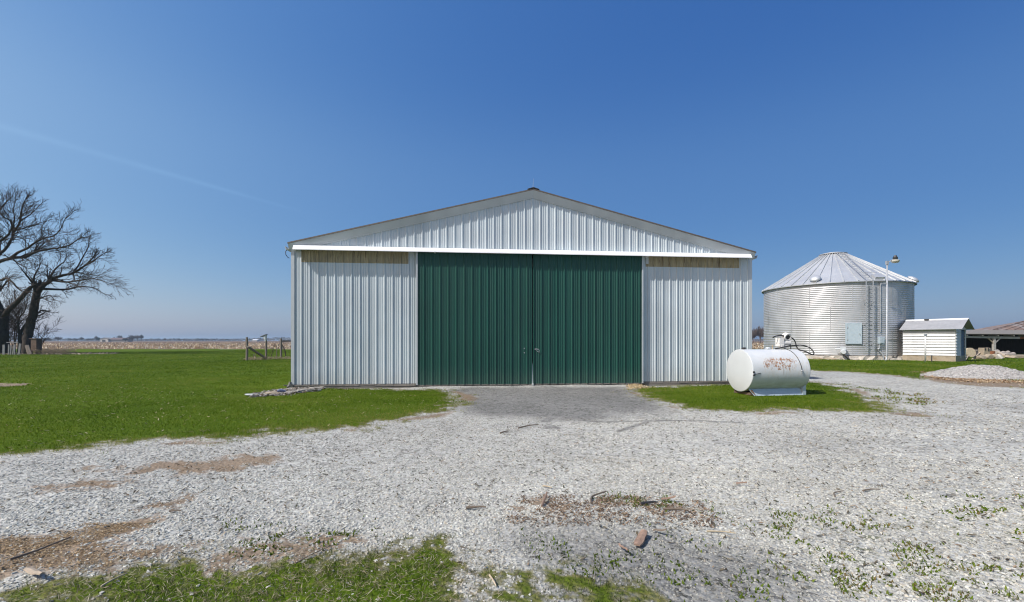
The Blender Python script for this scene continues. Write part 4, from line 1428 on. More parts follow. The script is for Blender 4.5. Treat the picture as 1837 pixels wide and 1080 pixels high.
obj('hatch_frame', m, M_BLUEGREY, hatch)
m = MB().tube([dh * (BIN_R + 0.11) + tt * 0.36 + Vector((0, 0, (z0 + z1) / 2)), dh * (BIN_R + 0.18) + tt * 0.36 + Vector((0, 0, (z0 + z1) / 2 + 0.02)), dh * (BIN_R + 0.18) + tt * 0.36 + Vector((0, 0, (z0 + z1) / 2 - 0.1))], 0.018, 6)
obj('latch', m, M_STEEL, hatch)
for zz in (z0 + 0.35, z1 - 0.35):
    obj('hinge', MB().box(tuple(dh * (BIN_R + 0.125) - tt * 0.40 + Vector((0, 0, zz))), (0.03, 0.05, 0.14), ha), M_STEEL, hatch)
# conduit, meter box and service pipe
ca = bin_angle(1578)
dc_ = Vector((math.cos(ca), math.sin(ca), 0)); tc_ = Vector((-dc_.y, dc_.x, 0))
rr_ = BIN_R + 0.08
obj('conduit', MB().tube([dc_ * rr_ + Vector((0, 0, 2.15)), dc_ * rr_ + Vector((0, 0, BIN_H - 0.12))], 0.035, 8), M_STEEL, bin_)
bx = obj('meter_box', MB().box(tuple(dc_ * (BIN_R + 0.15) + Vector((0, 0, 1.52))), (0.24, 0.38, 0.52), ca).box(tuple(dc_ * (BIN_R + 0.28) + Vector((0, 0, 1.50))), (0.02, 0.31, 0.40), ca), M_BLUEGREY, bin_, bevel=0.01)
m = MB().tube(smooth_path([dc_ * (rr_ + 0.05) - tc_ * 0.10 + Vector((0, 0, 1.28)), dc_ * (rr_ + 0.05) - tc_ * 0.10 + Vector((0, 0, 0.75)), dc_ * (rr_ + 0.12) + tc_ * 0.04 + Vector((0, 0, 0.5)), dc_ * (rr_ + 0.16) + tc_ * 0.10 + Vector((0, 0, 0.25)), dc_ * (rr_ + 0.16) + tc_ * 0.10 + Vector((0, 0, -0.03))]), 0.05, 8)
m.box(tuple(dc_ * (rr_ + 0.08) - tc_ * 0.18 + Vector((0, 0, 0.85))), (0.10, 0.16, 0.10), ca)
obj('service_pipe', m, M_STEEL, bin_, True)
m = MB()
for i in range(14):
    a = ca + (R(34)) * i / 13
    m.v.append(None); m.v.pop()
arc = [Vector((math.cos(ca + R(36) * i / 13), math.sin(ca + R(36) * i / 13), 0)) * (BIN_R + 0.06) + Vector((0, 0, 1.62)) for i in range(14)]
obj('side_conduit', MB().tube(arc, 0.02, 6), M_STEEL, bin_)
# unload auger stub with its chute
ua = bin_angle(1511)
du = Vector((math.cos(ua), math.sin(ua), 0)); tu = Vector((-du.y, du.x, 0))
q = du * (BIN_R + 0.35) + Vector((0, 0, 0.62))
m = MB().lathe([(0.0, -0.20), (0.15, -0.20), (0.18, -0.12), (0.18, 0.12), (0.15, 0.20), (0.0, 0.20)], 16, Matrix.Translation(q + du * 0.2) @ Matrix.Rotation(ua, 4, 'Z') @ Matrix.Rotation(R(90), 4, 'Y'))
m.box(tuple(q + Vector((0, 0, 0.27))), (0.3, 0.35, 0.2), ua).tube([du * BIN_R + Vector((0, 0, 0.6)), q], 0.12, 12).tube([q - tu * 0.15 + Vector((0, 0, 0.22)), q - tu * 0.5 + Vector((0, 0, 0.24))], 0.04, 6)
au = obj('unload_auger', m, M_TANKEND, bin_, True, auto=40)
obj('chute', MB().bar(q + du * 0.2 - tu * 0.05 - Vector((0, 0, 0.1)), q + du * 0.55 + tu * 0.35 - Vector((0, 0, 0.60)), 0.22, 0.05, tu), M_DARKMETAL, au)
# rough concrete pad
m = MB()
n_ = 110
rg = np.random.default_rng(4)
lo_, hi_ = [], []
for j in range(n_):
    a = 2 * math.pi * j / n_
    r0 = BIN_R + 0.30 + rg.uniform(-0.1, 0.16)
    lo_.append((math.cos(a) * r0, math.sin(a) * r0, -0.06))
    r1 = BIN_R + 0.20 + rg.uniform(-0.08, 0.10)
    hi_.append((math.cos(a) * r1, math.sin(a) * r1, PAD_H - rg.uniform(0.0, 0.10)))
    m.v.append(lo_[-1])
m.v.extend(hi_)
m.v.extend([(math.cos(2 * math.pi * j / n_) * (BIN_R - 0.3), math.sin(2 * math.pi * j / n_) * (BIN_R - 0.3), PAD_H + 0.004) for j in range(n_)])
for j in range(n_):
    k = (j + 1) % n_
    m.f += [(j, k, n_ + k, n_ + j), (n_ + j, n_ + k, 2 * n_ + k, 2 * n_ + j)]
m.f.append(tuple(range(2 * n_, 3 * n_)))
obj('pad', m, M_CONC, bin_)

# rubble along the foot of the pad
rub = 0
for px, sx, sy, sz, lab in ((1466, 0.9, 0.5, 0.3, 'flat tan stone at the foot of the grain bin nearest the fuel hose'), (1490, 1.1, 0.5, 0.26, 'long tan stone at the foot of the grain bin left of the auger chute'),
                            (1532, 0.8, 0.5, 0.22, 'pale stone at the foot of the grain bin under the hatch door'), (1603, 0.8, 0.4, 0.30, 'broken pale slab leaning on the bin pad just right of the lamp post'),
                            (1612, 0.6, 0.4, 0.24, 'broken pale slab beside the bin pad nearest the small shed')):
    a = bin_angle(px, BIN_R + 0.6)
    c = BIN_C + Vector((math.cos(a), math.sin(a), 0)) * (BIN_R + 0.62)
    o = obj('concrete_chunk', MB().rock((0, 0, 0.06), (sx, sy, sz), 100 + rub, a + R(90)), M_CONC if px > 1500 else M_BLOCK, None, loc=(c.x, c.y, 0))
    tag(o, lab, 'rubble', 'rubble round the bin pad')
    rub += 1

# ------------------------------------------------------------------ yard lamp on a tall pipe
lq = P(1591, 646, 33.6)
lamp = thing('yard_lamp', 'tall thin grey pipe with a yard light on a short arm before the grain bin', 'yard lamp', (lq.x, lq.y, 0))
zt = CAM_H + (HOR - 471) / F * 33.6
obj('pole', MB().tube([(-0.16, 0, 0.02), (-0.04, 0, 0.04), (0, 0, 0.3), (0.02, 0, zt)], [0.05, 0.055, 0.055, 0.05], 10), M_STEEL, lamp, True)
ax = (1606 - 1591) / F * 33.6
obj('arm', MB().tube(smooth_path([(0.02, 0, zt - 0.12), (ax * 0.35, 0, zt + 0.10), (ax * 0.7, 0, zt + 0.22), (ax * 0.95, 0, zt + 0.22)]), 0.028, 8).box((0.02, 0, zt - 0.02), (0.16, 0.14, 0.28)), M_STEEL, lamp)
lh = obj('lamp_head', MB().lathe([(0.10, 0.02), (0.14, 0.06), (0.16, 0.22), (0.12, 0.28), (0.08, 0.38), (0.0, 0.40)], 16, Matrix.Translation((ax, 0, zt + 0.16))), M_DARKMETAL, lamp, True, auto=40)
obj('lamp_shade', MB().lathe([(0.10, 0.06), (0.26, 0.02), (0.28, -0.04), (0.25, -0.10), (0.18, -0.18), (0.0, -0.20)], 20, Matrix.Translation((ax, 0, zt + 0.16))), simple_mat('lamp_glass', (0.45, 0.44, 0.38), 0.3), lamp, True, auto=50)
obj('cross_bracket', MB().bar((-0.42, 0, 5.78), (0.05, 0, 5.84), 0.05, 0.10), M_STEEL, lamp)

# ------------------------------------------------------------------ small lap-sided shed beside the bin
SC = P(1714, 0, 31.5); SC.z = 0
sv = Vector((P(1620, 0, 34.0).x, 34.0, 0)) - SC
SL = sv.length
sdir = sv.normalized()                       # along the long wall, away from the corner
swid = Vector((-sdir.y, sdir.x, 0))
if swid.dot(Vector((1, 0.3, 0))) < 0:
    swid = -swid
SWD = 2.1
shed_rz = math.atan2(sdir.y, sdir.x)
shed = thing('small_shed', 'small white lap sided shed with a grey gable roof beside the grain bin', 'shed', SC, shed_rz)
side = 1 if Vector((-math.sin(shed_rz), math.cos(shed_rz), 0)).dot(swid) > 0 else -1
# shed-local: x along the long wall from the near corner, y (times side) across the gable
SE, SR_, SB = 2.42, 3.02, 0.42
M_SHED = metal_paint('white_lap_siding', (0.54, 0.55, 0.545), 0.5, 0.12)


def lap(mb, a, b_, out, z0, z1, n):
    """lap siding between two ground points, boards overlapping outwards"""
    a, b_, out = Vector(a), Vector(b_), Vector(out)
    h = (z1 - z0) / n
    for i in range(n):
        za, zb = z0 + i * h, z0 + (i + 1) * h
        q = [a + out * 0.065 + Vector((0, 0, za)), b_ + out * 0.065 + Vector((0, 0, za)), b_ + out * 0.003 + Vector((0, 0, zb - 0.001)), a + out * 0.003 + Vector((0, 0, zb - 0.001))]
        q += [a + Vector((0, 0, za)), b_ + Vector((0, 0, za)), b_ + Vector((0, 0, zb - 0.001)), a + Vector((0, 0, zb - 0.001))]
        mb.add(q, [(0, 1, 2, 3), (4, 7, 6, 5), (0, 4, 5, 1), (0, 3, 7, 4), (1, 5, 6, 2)])
    return mb


s_ = side
m = lap(MB(), (0, 0, 0), (SL, 0, 0), (0, -s_, 0), SB, SE - 0.20, 9)
m.box((SL / 2, -s_ * 0.006, SE - 0.09), (SL, 0.02, 0.20))
obj('wall', m, M_SHED, shed, label='white lap siding of the long wall')
m = MB()
dx0, dx1 = 0.95, 1.95
lap(m, (0, s_ * 0.0, 0), (0, s_ * dx0, 0), (-1, 0, 0), SB, SE - 0.1, 9)
m.box((-0.02, s_ * 2.05, (SB + SE) / 2), (0.05, 0.10, SE - SB))
m.prism([(0, SE - 0.1), (SWD, SE - 0.1), (SWD, SE), (SWD / 2, SR_ - 0.03), (0, SE)], (0, s_, 0), (0, 0, 1), (0.0, 0, 0), (0.04, 0, 0))
obj('end_wall', m, M_SHED, shed)
m = MB().box((SL / 2, s_ * SWD, (SB + SE) / 2), (SL, 0.05, SE - SB)).box((SL - 0.02, s_ * SWD / 2, (SB + SE) / 2), (0.05, SWD - 0.06, SE - SB))
obj('back_wall', m, M_SHED, shed)
M_SDOOR = simple_mat('dark_blue_door', (0.035, 0.06, 0.085), 0.45, 0.3, 0.3)
m = lap(MB(), (0.03, s_ * dx0, 0), (0.03, s_ * dx1, 0), (-1, 0, 0), 0.30, SE - 0.16, 8)
dd = obj('shed_door', m, M_SDOOR, shed, label='dark corrugated door in the gable end')
m = MB().box((-0.03, s_ * dx0, 1.3), (0.05, 0.06, 2.1)).box((-0.03, s_ * dx1, 1.3), (0.05, 0.06, 2.1)).box((-0.032, s_ * (dx0 + dx1) / 2, SE - 0.10), (0.05, dx1 - dx0 + 0.1, 0.07))
obj('door_frame', m, M_SHED, dd)
m = MB()
for sg, ya, yb in ((0, -0.30, SWD / 2), (1, SWD + 0.30, SWD / 2)):
    ze = SE - 0.30 * (SR_ - SE) / (SWD / 2) + 0.05
    m.prism([(ya, ze), (yb, SR_ + 0.04), (yb, SR_ + 0.065), (ya, ze + 0.025)], (0, s_, 0), (0, 0, 1), (-0.42, 0, 0), (SL + 0.55, 0, 0))
M_SROOF = simple_mat('grey_shingle_roof', (0.30, 0.31, 0.325), 0.7, 0.2, 0.15, 3)
sr = obj('roof', m, M_SROOF, shed)
m = MB().prism([(-0.14, -0.065), (0, 0.012), (0.14, -0.065), (0.14, -0.05), (0, 0.035), (-0.14, -0.05)], (0, s_, 0), (0, 0, 1), (-0.43, s_ * SWD / 2, SR_ + 0.055), (SL + 0.57, 0, 0))
obj('ridge_cap', m, M_COVER, sr)
obj('ridge_vent', MB().box((SL * 0.62, s_ * (SWD / 2 - 0.12), SR_ + 0.06), (0.25, 0.18, 0.10)), M_DARKMETAL, sr)
m = MB().box((SL / 2, s_ * SWD / 2, SB / 2 - 0.03), (SL + 0.06, SWD + 0.06, SB + 0.05))
obj('foundation', m, M_BLOCK, shed, bevel=0.02)

pq = P(1660, 0, 31.2)
zt = CAM_H + (HOR - 601) / F * 31.2
post = thing('pipe_post', 'thin white pipe post standing in front of the small white shed', 'post', (pq.x, pq.y, 0))
obj('pipe', MB().tube([(0, 0, -0.05), (0, 0, zt)], 0.045, 10), M_SHED, post, True)
obj('pipe_cap', MB().box((0.01, 0, zt + 0.01), (0.15, 0.12, 0.14)), M_STEEL, post, bevel=0.02)
pq = P(1671.5, 0, 31.3)
o = obj('metal_stake', MB().tube([(0, 0, -0.05), (0, 0, 0.42)], 0.03, 8).lathe([(0.03, 0.40), (0.045, 0.42), (0.04, 0.47), (0.0, 0.48)], 8), M_DARKMETAL, None, loc=(pq.x, pq.y, 0))
tag(o, 'short dark stake beside the white pipe post in front of the small shed', 'stake')

# ------------------------------------------------------------------ open-fronted barn at the right edge
OD = 46.0
oq = P(1725, 0, OD)
oz = lambda y: CAM_H + (HOR - y) / F * OD
ox = lambda x: (x - CX) / F * OD - oq.x
ob = thing('open_barn', 'low dark open fronted barn with a rusted brown roof at the right edge', 'barn', (oq.x, OD, 0))
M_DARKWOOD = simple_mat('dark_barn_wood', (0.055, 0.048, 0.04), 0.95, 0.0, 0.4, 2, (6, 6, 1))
M_GREYWOOD = simple_mat('grey_beam_wood', (0.34, 0.325, 0.30), 0.9, 0.0, 0.35, 3, (1, 6, 6), bump=0.4)
M_RUSTROOF = simple_mat('rusted_roof_sheet', (0.175, 0.125, 0.10), 0.8, 0.1, 0.45, 0.7, (1, 1, 1), spot=((0.25, 0.22, 0.205), 0.5, 0.6))
wid = 26.0
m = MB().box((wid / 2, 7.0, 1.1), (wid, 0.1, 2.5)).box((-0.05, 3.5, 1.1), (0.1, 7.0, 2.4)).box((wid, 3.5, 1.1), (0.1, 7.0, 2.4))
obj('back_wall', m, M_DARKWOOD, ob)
m = MB()
m.add([(-0.3, -0.35, oz(599.5)), (wid, -0.35, oz(602.5)), (wid, 7.0, 2.75), (-0.3, 7.0, 2.65), (-0.3, -0.35, oz(598.6)), (wid, -0.35, oz(601.6)), (wid, 7.0, 2.80), (-0.3, 7.0, 2.70)],
      [(0, 1, 2, 3), (7, 6, 5, 4), (0, 4, 5, 1), (1, 5, 6, 2), (2, 6, 7, 3), (3, 7, 4, 0)])
obj('lean_to_roof', m, M_WOOD, ob)
m = MB()
m.add([(-0.2, -0.08, oz(606)), (ox(1828), -0.08, oz(608)), (ox(1828), 0.08, oz(608)), (-0.2, 0.08, oz(606)), (-0.2, -0.08, oz(602.7)), (ox(1828), -0.08, oz(604.2)), (ox(1828), 0.08, oz(604.2)), (-0.2, 0.08, oz(602.7))],
      [(3, 2, 1, 0), (4, 5, 6, 7), (0, 1, 5, 4), (1, 2, 6, 5), (2, 3, 7, 6), (3, 0, 4, 7)])
obj('beam', m, M_GREYWOOD, ob)
obj('beam', MB().box(((ox(1828) + wid) / 2, 0.02, oz(606)), (wid - ox(1828) - 0.02, 0.16, 0.22)), M_RUST, ob, label='rust brown end of the eave beam')
for k in range(5):
    obj('rafter_end', MB().box((0.3 + k * 1.6, 0.2, oz(601.4 + k * 0.28)), (0.07, 1.0, 0.12)), M_GREYWOOD, ob)
for k, px in enumerate((1783, 2050)):
    m = MB().box((ox(px), 0.0, oz(604.5) / 2 - 0.05), (0.23, 0.2, oz(604.5) + 0.1))
    pst = obj('post', m, M_GREYWOOD, ob)
    for sg in (-1, 1):
        obj('brace', MB().bar((ox(px) + sg * 0.09, -0.02, oz(615.5)), (ox(px) + sg * 0.62, -0.02, oz(606.8)), 0.09, 0.09), M_GREYWOOD if sg > 0 else M_OLDWOOD, pst)
# the big rusted roof behind the lean-to
e0 = Vector((P(1768, 0, OD + 7).x - oq.x, 7.02, 2.55))
e1 = Vector((P(1842, 0, OD + 11.5).x - oq.x, 11.5, CAM_H + (HOR - 574.5) / F * (OD + 11.5)))
e2 = e1 + Vector((16, 1.0, 0.2))
e3 = e0 + Vector((28, 0.3, 0.0))
b1, b2 = e1 + Vector((-2, 8, -1.6)), e2 + Vector((4, 8, -1.6))
dz = Vector((0, 0, -0.06))
m = MB().add([e0, e3, e2, e1, b1, b2] + [q + dz for q in (e0, e3, e2, e1, b1, b2)],
             [(0, 1, 2, 3), (3, 2, 5, 4), (0, 3, 4), (1, 5, 2), (6, 9, 8, 7), (9, 10, 11, 8), (6, 10, 9), (7, 8, 11), (0, 6, 7, 1), (0, 4, 10, 6), (1, 7, 11, 5), (4, 5, 11, 10)])
ro = obj('main_roof', m, M_RUSTROOF, ob)
m = MB()
for k in range(24):
    f = (k + 0.5) / 24
    a, b_ = e0.lerp(e3, f), e1.lerp(e2, f)
    m.bar(a + Vector((0, 0, 0.02)), b_ + Vector((0, 0, 0.02)), 0.05, 0.03)
m.bar(e0, e1, 0.14, 0.08)
obj('roof_seam', m, M_RUSTROOF, ro)
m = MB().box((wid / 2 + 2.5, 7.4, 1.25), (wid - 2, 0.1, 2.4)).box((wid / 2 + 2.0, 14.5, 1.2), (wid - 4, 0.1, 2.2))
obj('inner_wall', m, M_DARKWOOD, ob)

# ------------------------------------------------------------------ woodpile and scrap in front of it
def at(px, py, d):
    q = P(px, py, d)
    return q


def log(px0, py0, px1, py1, d0, d1, r, label, mat_=None, name='log', grp='logs dumped before the open barn'):
    a, b_ = P(px0, py0, d0), P(px1, py1, d1)
    mid = (a + b_) / 2
    q = [a - mid, (a - mid).lerp(b_ - mid, 0.33) + Vector((0, 0, r * 0.3)), (a - mid).lerp(b_ - mid, 0.7) - Vector((0, 0, r * 0.15)), b_ - mid]
    m = MB().tube(q, [r * 1.05, r, r * 0.92, r * 1.12], 9)
    o = obj(name, m, mat_ or M_LOG, None, True, auto=50, loc=mid)
    return tag(o, label, 'log' if name == 'log' else 'plank', grp)


log(1785.5, 633, 1789, 630.5, 40, 41, 0.17, 'short pale log end standing against the post of the open barn')
log(1787, 636.5, 1800, 633, 39.6, 40.2, 0.16, 'pale log lying crosswise just right of the rusty drum')
log(1790, 632.0, 1803, 637.5, 39.0, 38.6, 0.12, 'thin pale log slanting down over the pile to the right')
log(1798, 635.0, 1808.5, 632.2, 40.4, 40.8, 0.15, 'stubby log on top of the pile, pointing up to the right')
log(1800, 637.2, 1818, 635.0, 39.8, 40.2, 0.16, 'longest pale log lying at the right end of the pile')
log(1808, 638.4, 1823, 638.6, 39.4, 39.6, 0.09, 'thin log lying flat at the far right foot of the pile')
log(1738, 650, 1758, 632.5, 35.0, 36.5, 0.05, 'thin pale plank leaning up left of the concrete block', M_OLDWOOD, 'plank', 'planks leaning by the shed')
log(1726, 650, 1733, 639, 34.0, 35.2, 0.05, 'grey plank leaning by the foot of the small shed, nearest its corner', M_WOOD, 'plank', 'planks leaning by the shed')
log(1731, 648, 1737, 638, 34.4, 35.6, 0.05, 'brown plank leaning behind the grey one beside the small shed', M_OLDWOOD, 'plank', 'planks leaning by the shed')
log(1745, 648, 1759, 637, 35.4, 36.4, 0.07, 'wide tan plank resting low against the concrete block', M_OLDWOOD, 'plank', 'planks leaning by the shed')
# cut log section, end towards us
q = P(1736.5, 633.0, 35.8)
m = MB().lathe([(0.0, -0.25), (0.36, -0.25), (0.40, -0.22), (0.38, 0.25), (0.0, 0.25)], 16, Matrix.Rotation(R(80), 4, 'X'))
o = obj('cut_log', m, M_PALESTICK, None, True, auto=40, loc=q)
tag(o, 'thick pale cut log section beside the gable end of the small shed', 'log')
# concrete block with dark slot, rusty drum, tan lower blocks
q = P(1765.5, 636, 36.4)
blk = thing('concrete_block', 'upright broken tan concrete block with dark slots on top', 'block', (q.x, q.y, 0))
obj('body', MB().rock((0, 0, 0.42), (0.62, 0.55, 1.0), 21).box((0, 0, 0.45), (0.52, 0.45, 0.92)), M_BLOCK, blk, bevel=0.02)
obj('slot', MB().box((0.10, -0.245, 0.78), (0.06, 0.05, 0.24)), M_DARKMETAL, blk)
obj('slot', MB().box((-0.16, -0.242, 0.80), (0.05, 0.05, 0.18)), M_DARKMETAL, blk)
q = P(1777.5, 635.5, 37.5)
dr_ = thing('rusty_drum', 'squat rusty orange drum beside the concrete block', 'drum', (q.x, q.y, 0.28))
obj('body', MB().lathe([(0.0, 0.0), (0.25, 0.0), (0.25, 0.32), (0.225, 0.34), (0.225, 0.08), (0, 0.08)], 18), M_RUST, dr_, True, auto=40)
for px, py, d, sx, sz, lab in ((1773, 642.5, 36.2, 1.0, 0.42, 'low tan stone block under the rusty drum'), (1786, 643.0, 36.6, 0.9, 0.40, 'mossy tan stone block right of the rusty drum'), (1793, 643.0, 36.2, 0.4, 0.4, 'small dark stone at the right end of the stone blocks'), (1760, 645.5, 35.6, 0.9, 0.3, 'flat brown stone in front of the concrete block')):
    q = P(px, py, d)
    o = obj('stone_block', MB().rock((0, 0, 0.14), (sx, 0.6, sz + 0.18), int(px)), M_BLOCK if px != 1793 else M_ROCK, None, loc=(q.x, q.y, 0))
    tag(o, lab, 'stone', 'stone blocks before the open barn')
# pale slab footing at the right
q = P(1822, 642, 37.8)
o = obj('concrete_slab', MB().box((2.0, 0.6, 0.10), (5.6, 1.6, 0.34)).rock((-0.6, -0.1, 0.1), (0.9, 0.8, 0.36), 5), M_BLOCK, None, bevel=0.04, loc=(q.x, q.y, 0))
tag(o, 'long low tan concrete slab in front of the dark open barn', 'slab')
# tangle of old branches in the gloom
rg = np.random.default_rng(12)
for k in range(7):
    a = P(1737 + k * 4.5 + rg.uniform(-1, 1), 628 + rg.uniform(-4, 4), 41 + rg.uniform(0, 1.5))
    b_ = a + Vector((rg.uniform(0.5, 1.3) * rg.choice([-1, 1]), rg.uniform(-0.3, 0.3), rg.uniform(-0.35, 0.35)))
    mid = (a + b_) / 2
    o = obj('scrap_board', MB().bar(a - mid, b_ - mid, 0.16, 0.05), M_WOOD if k % 2 else M_OLDWOOD, None, loc=mid)
    tag(o, 'old board in the dark scrap heap under the open barn roof', 'board', 'boards in the scrap heap under the open barn')
q = P(1752, 640, 41.5)
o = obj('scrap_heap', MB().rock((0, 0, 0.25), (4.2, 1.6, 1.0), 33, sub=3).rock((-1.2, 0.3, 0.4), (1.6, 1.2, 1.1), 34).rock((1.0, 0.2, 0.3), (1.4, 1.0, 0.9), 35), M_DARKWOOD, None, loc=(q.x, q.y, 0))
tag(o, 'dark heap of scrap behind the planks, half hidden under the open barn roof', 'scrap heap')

# ------------------------------------------------------------------ gravel heap
def gravel_heap():
    c = P(1762, 0, 18.6)
    rg = np.random.default_rng(8)
    n = 90
    u = np.linspace(-2.3, 2.3, n)
    X, Y = np.meshgrid(u, u)
    e = np.hypot(X / 1.95, Y / 1.6)
    top = 0.54 * np.clip(1 - e, 0, 1) ** 0.9
    H = np.where(e < 0.22, 0.54 * (1 - 0.22) ** 0.9 + (0.22 - e) * 0.16, top)
    H = H + (fbm(X, Y, 3.0, 61, 4) - 0.5) * 0.10 * (e < 1) + (fbm(X, Y, 12.0, 62, 2) - 0.5) * 0.05 * (e < 1)
    H = np.where(e > 1.02, -0.08, H)
    v = np.stack([X.ravel() + c.x, Y.ravel() + c.y, H.ravel()], 1)
    i, j = np.meshgrid(np.arange(n - 1), np.arange(n - 1), indexing='ij')
    q = np.stack([i * n + j, i * n + j + 1, (i + 1) * n + j + 1, (i + 1) * n + j], -1).reshape(-1, 4)
    verts, flat, tot = [v], [q.ravel()], [np.full(len(q), 4)]
    vv = np.full(n * n, 0.36) * (0.85 + 0.3 * rg.random(n * n))
    cols = [np.stack([vv, vv * 0.985, vv * 0.95, np.ones_like(vv)], 1)]
    # the stones of its skin
    m_ = 16000
    x, y = rg.uniform(-2.0, 2.0, m_), rg.uniform(-1.7, 1.7, m_)
    ee = np.hypot(x / 1.95, y / 1.6)
    k = ee < 1.06
    x, y = x[k], y[k]
    fi = np.clip(((x + 2.3) / 4.6 * (n - 1)).astype(int), 0, n - 1)
    fj = np.clip(((y + 2.3) / 4.6 * (n - 1)).astype(int), 0, n - 1)
    z = np.maximum(H[fj, fi], 0.0)
    m_ = len(x)
    s = rg.uniform(0.02, 0.055, m_)
    base = np.array([[a, b, d] for a in (-1, 1) for b in (-1, 1) for d in (-1, 1)], float) * 0.5
    p = (base[None] + rg.uniform(-0.22, 0.22, (m_, 8, 3))) * s[:, None, None] * np.array([1, 0.8, 0.7])
    a = rg.uniform(0, 6.28, m_)[:, None]
    px, py = p[:, :, 0] * np.cos(a) - p[:, :, 1] * np.sin(a), p[:, :, 0] * np.sin(a) + p[:, :, 1] * np.cos(a)
    sv_ = np.stack([px + (x + c.x)[:, None], py + (y + c.y)[:, None], p[:, :, 2] + (z + 0.006)[:, None]], -1).reshape(-1, 3)
    fq = np.array([(0, 1, 3, 2), (4, 6, 7, 5), (0, 4, 5, 1), (2, 3, 7, 6), (1, 5, 7, 3), (0, 2, 6, 4)])
    flat.append((np.arange(m_)[:, None, None] * 8 + fq[None]).ravel() + n * n)
    tot.append(np.full(m_ * 6, 4))
    verts.append(sv_)
    vv = np.clip(rg.normal(0.38, 0.08, m_), 0.12, 0.6)
    cols.append(np.stack([vv, vv * 0.985, vv * 0.95, np.ones_like(vv)], 1).repeat(8, 0))
    o = raw_mesh('gravel_heap', np.concatenate(verts), np.concatenate(flat), np.concatenate(tot), M_STONES, {'col': np.concatenate(cols)})
    tag(o, 'low rounded heap of pale crushed gravel by the right edge of the yard', 'gravel heap')


gravel_heap()

# ------------------------------------------------------------------ bare trees
class Tree:
    def __init__(s, seed):
        s.rg = random.Random(seed)
        s.wood, s.twig = MB(), MB()

    def rv(s):
        while True:
            v = Vector((s.rg.uniform(-1, 1), s.rg.uniform(-1, 1), s.rg.uniform(-1, 1)))
            if 0.1 < v.length < 1:
                return v.normalized()

    def limb(s, pts, r0, r1, kids=1.0, lev=1, n=8, klen=0.5, bias=(0, 0, 0.25), first=0.25):
        if r0 < 0.4:
            r0, r1 = r0 * 0.8, r1 * 0.8
        p = smooth_path(pts, 4)
        # knobbly bark line
        p = [q + s.rv() * r0 * 0.10 for q in p]
        m = len(p)
        rad = [r0 + (r1 - r0) * (i / (m - 1)) ** 0.8 for i in range(m)]
        s.wood.tube(p, rad, n)
        L = sum((p[i + 1] - p[i]).length for i in range(m - 1))
        cnt = int(L * kids * 2.2)
        for c in range(cnt):
            t = first + (1 - first) * (c + s.rg.random()) / max(cnt, 1)
            i = min(int(t * (m - 1)), m - 2)
            q = p[i].lerp(p[i + 1], t * (m - 1) - i)
            d = (p[i + 1] - p[i]).normalized()
            rr = rad[i]
            s.grow(q, s.turn(d, s.rg.uniform(30, 62), bias), L * klen * (1.05 - 0.62 * t) * s.rg.uniform(0.55, 1.15), rr * s.rg.uniform(0.3, 0.5), lev + 1, bias)
        # the tip carries on as twigs
        d = (p[-1] - p[-2]).normalized()
        for c in range(3):
            s.grow(p[-1], s.turn(d, s.rg.uniform(5, 28), bias), L * klen * 0.6 * s.rg.uniform(0.7, 1.1), r1 * 0.8, lev + 1, bias)

    def turn(s, d, deg, bias):
        a = d.orthogonal().normalized()
        a.rotate(Matrix.Rotation(s.rg.uniform(0, 2 * math.pi), 3, d))
        v = d * math.cos(R(deg)) + a * math.sin(R(deg)) + Vector(bias) * 0.6
        return v.normalized()

    def grow(s, p, d, L, r, lev, bias):
        if L < 0.22 or lev > 6:
            return
        L = min(L, 6.5)
        r = max(r, 0.012)
        seg = 6 if lev <= 2 else (5 if lev <= 3 else 3)
        pts, dd = [p], d.copy()
        for i in range(seg):
            dd = (dd + s.rv() * (0.20 if lev < 4 else 0.13) + Vector(bias) * 0.10).normalized()
            pts.append(pts[-1] + dd * L / seg)
        r1 = max(r * 0.35, 0.0085)
        rad = [r + (r1 - r) * i / seg for i in range(seg + 1)]
        (s.wood if lev <= 2 else s.twig).tube(pts, rad, 6 if lev <= 2 else (4 if lev <= 3 else 3), False)
        if lev >= 5:
            return
        cnt = int(L * (2.1 if lev <= 2 else 2.2 if lev == 3 else 1.9)) + (2 if lev <= 3 else 1)
        for c in range(cnt):
            t = 0.18 + 0.82 * (c + s.rg.random()) / cnt
            i = min(int(t * seg), seg - 1)
            q = pts[i].lerp(pts[i + 1], t * seg - i)
            d2 = (pts[i + 1] - pts[i]).normalized()
            s.grow(q, s.turn(d2, s.rg.uniform(24, 52), bias), L * (s.rg.uniform(0.34, 0.62) if lev < 3 else s.rg.uniform(0.45, 0.78)) * (1.15 - 0.5 * t), rad[i] * s.rg.uniform(0.4, 0.65), lev + 1, bias)

    def finish(s, name, label, loc, wm=None, tm=None):
        e = thing(name, label, 'tree', loc)
        L = Vector(loc)
        for nm, mb, mt in (('trunk', s.wood, wm or M_BARK), ('crown', s.twig, tm or M_TWIG)):
            mb.v = [tuple(Vector(v) - L) for v in mb.v]
            me = mb.mesh(nm)
            link(nm, me, mt, e, nm == 'trunk')
        return e


TD = 50.0


def T(px, py, off=0.0):
    return P(px, py, TD + off)


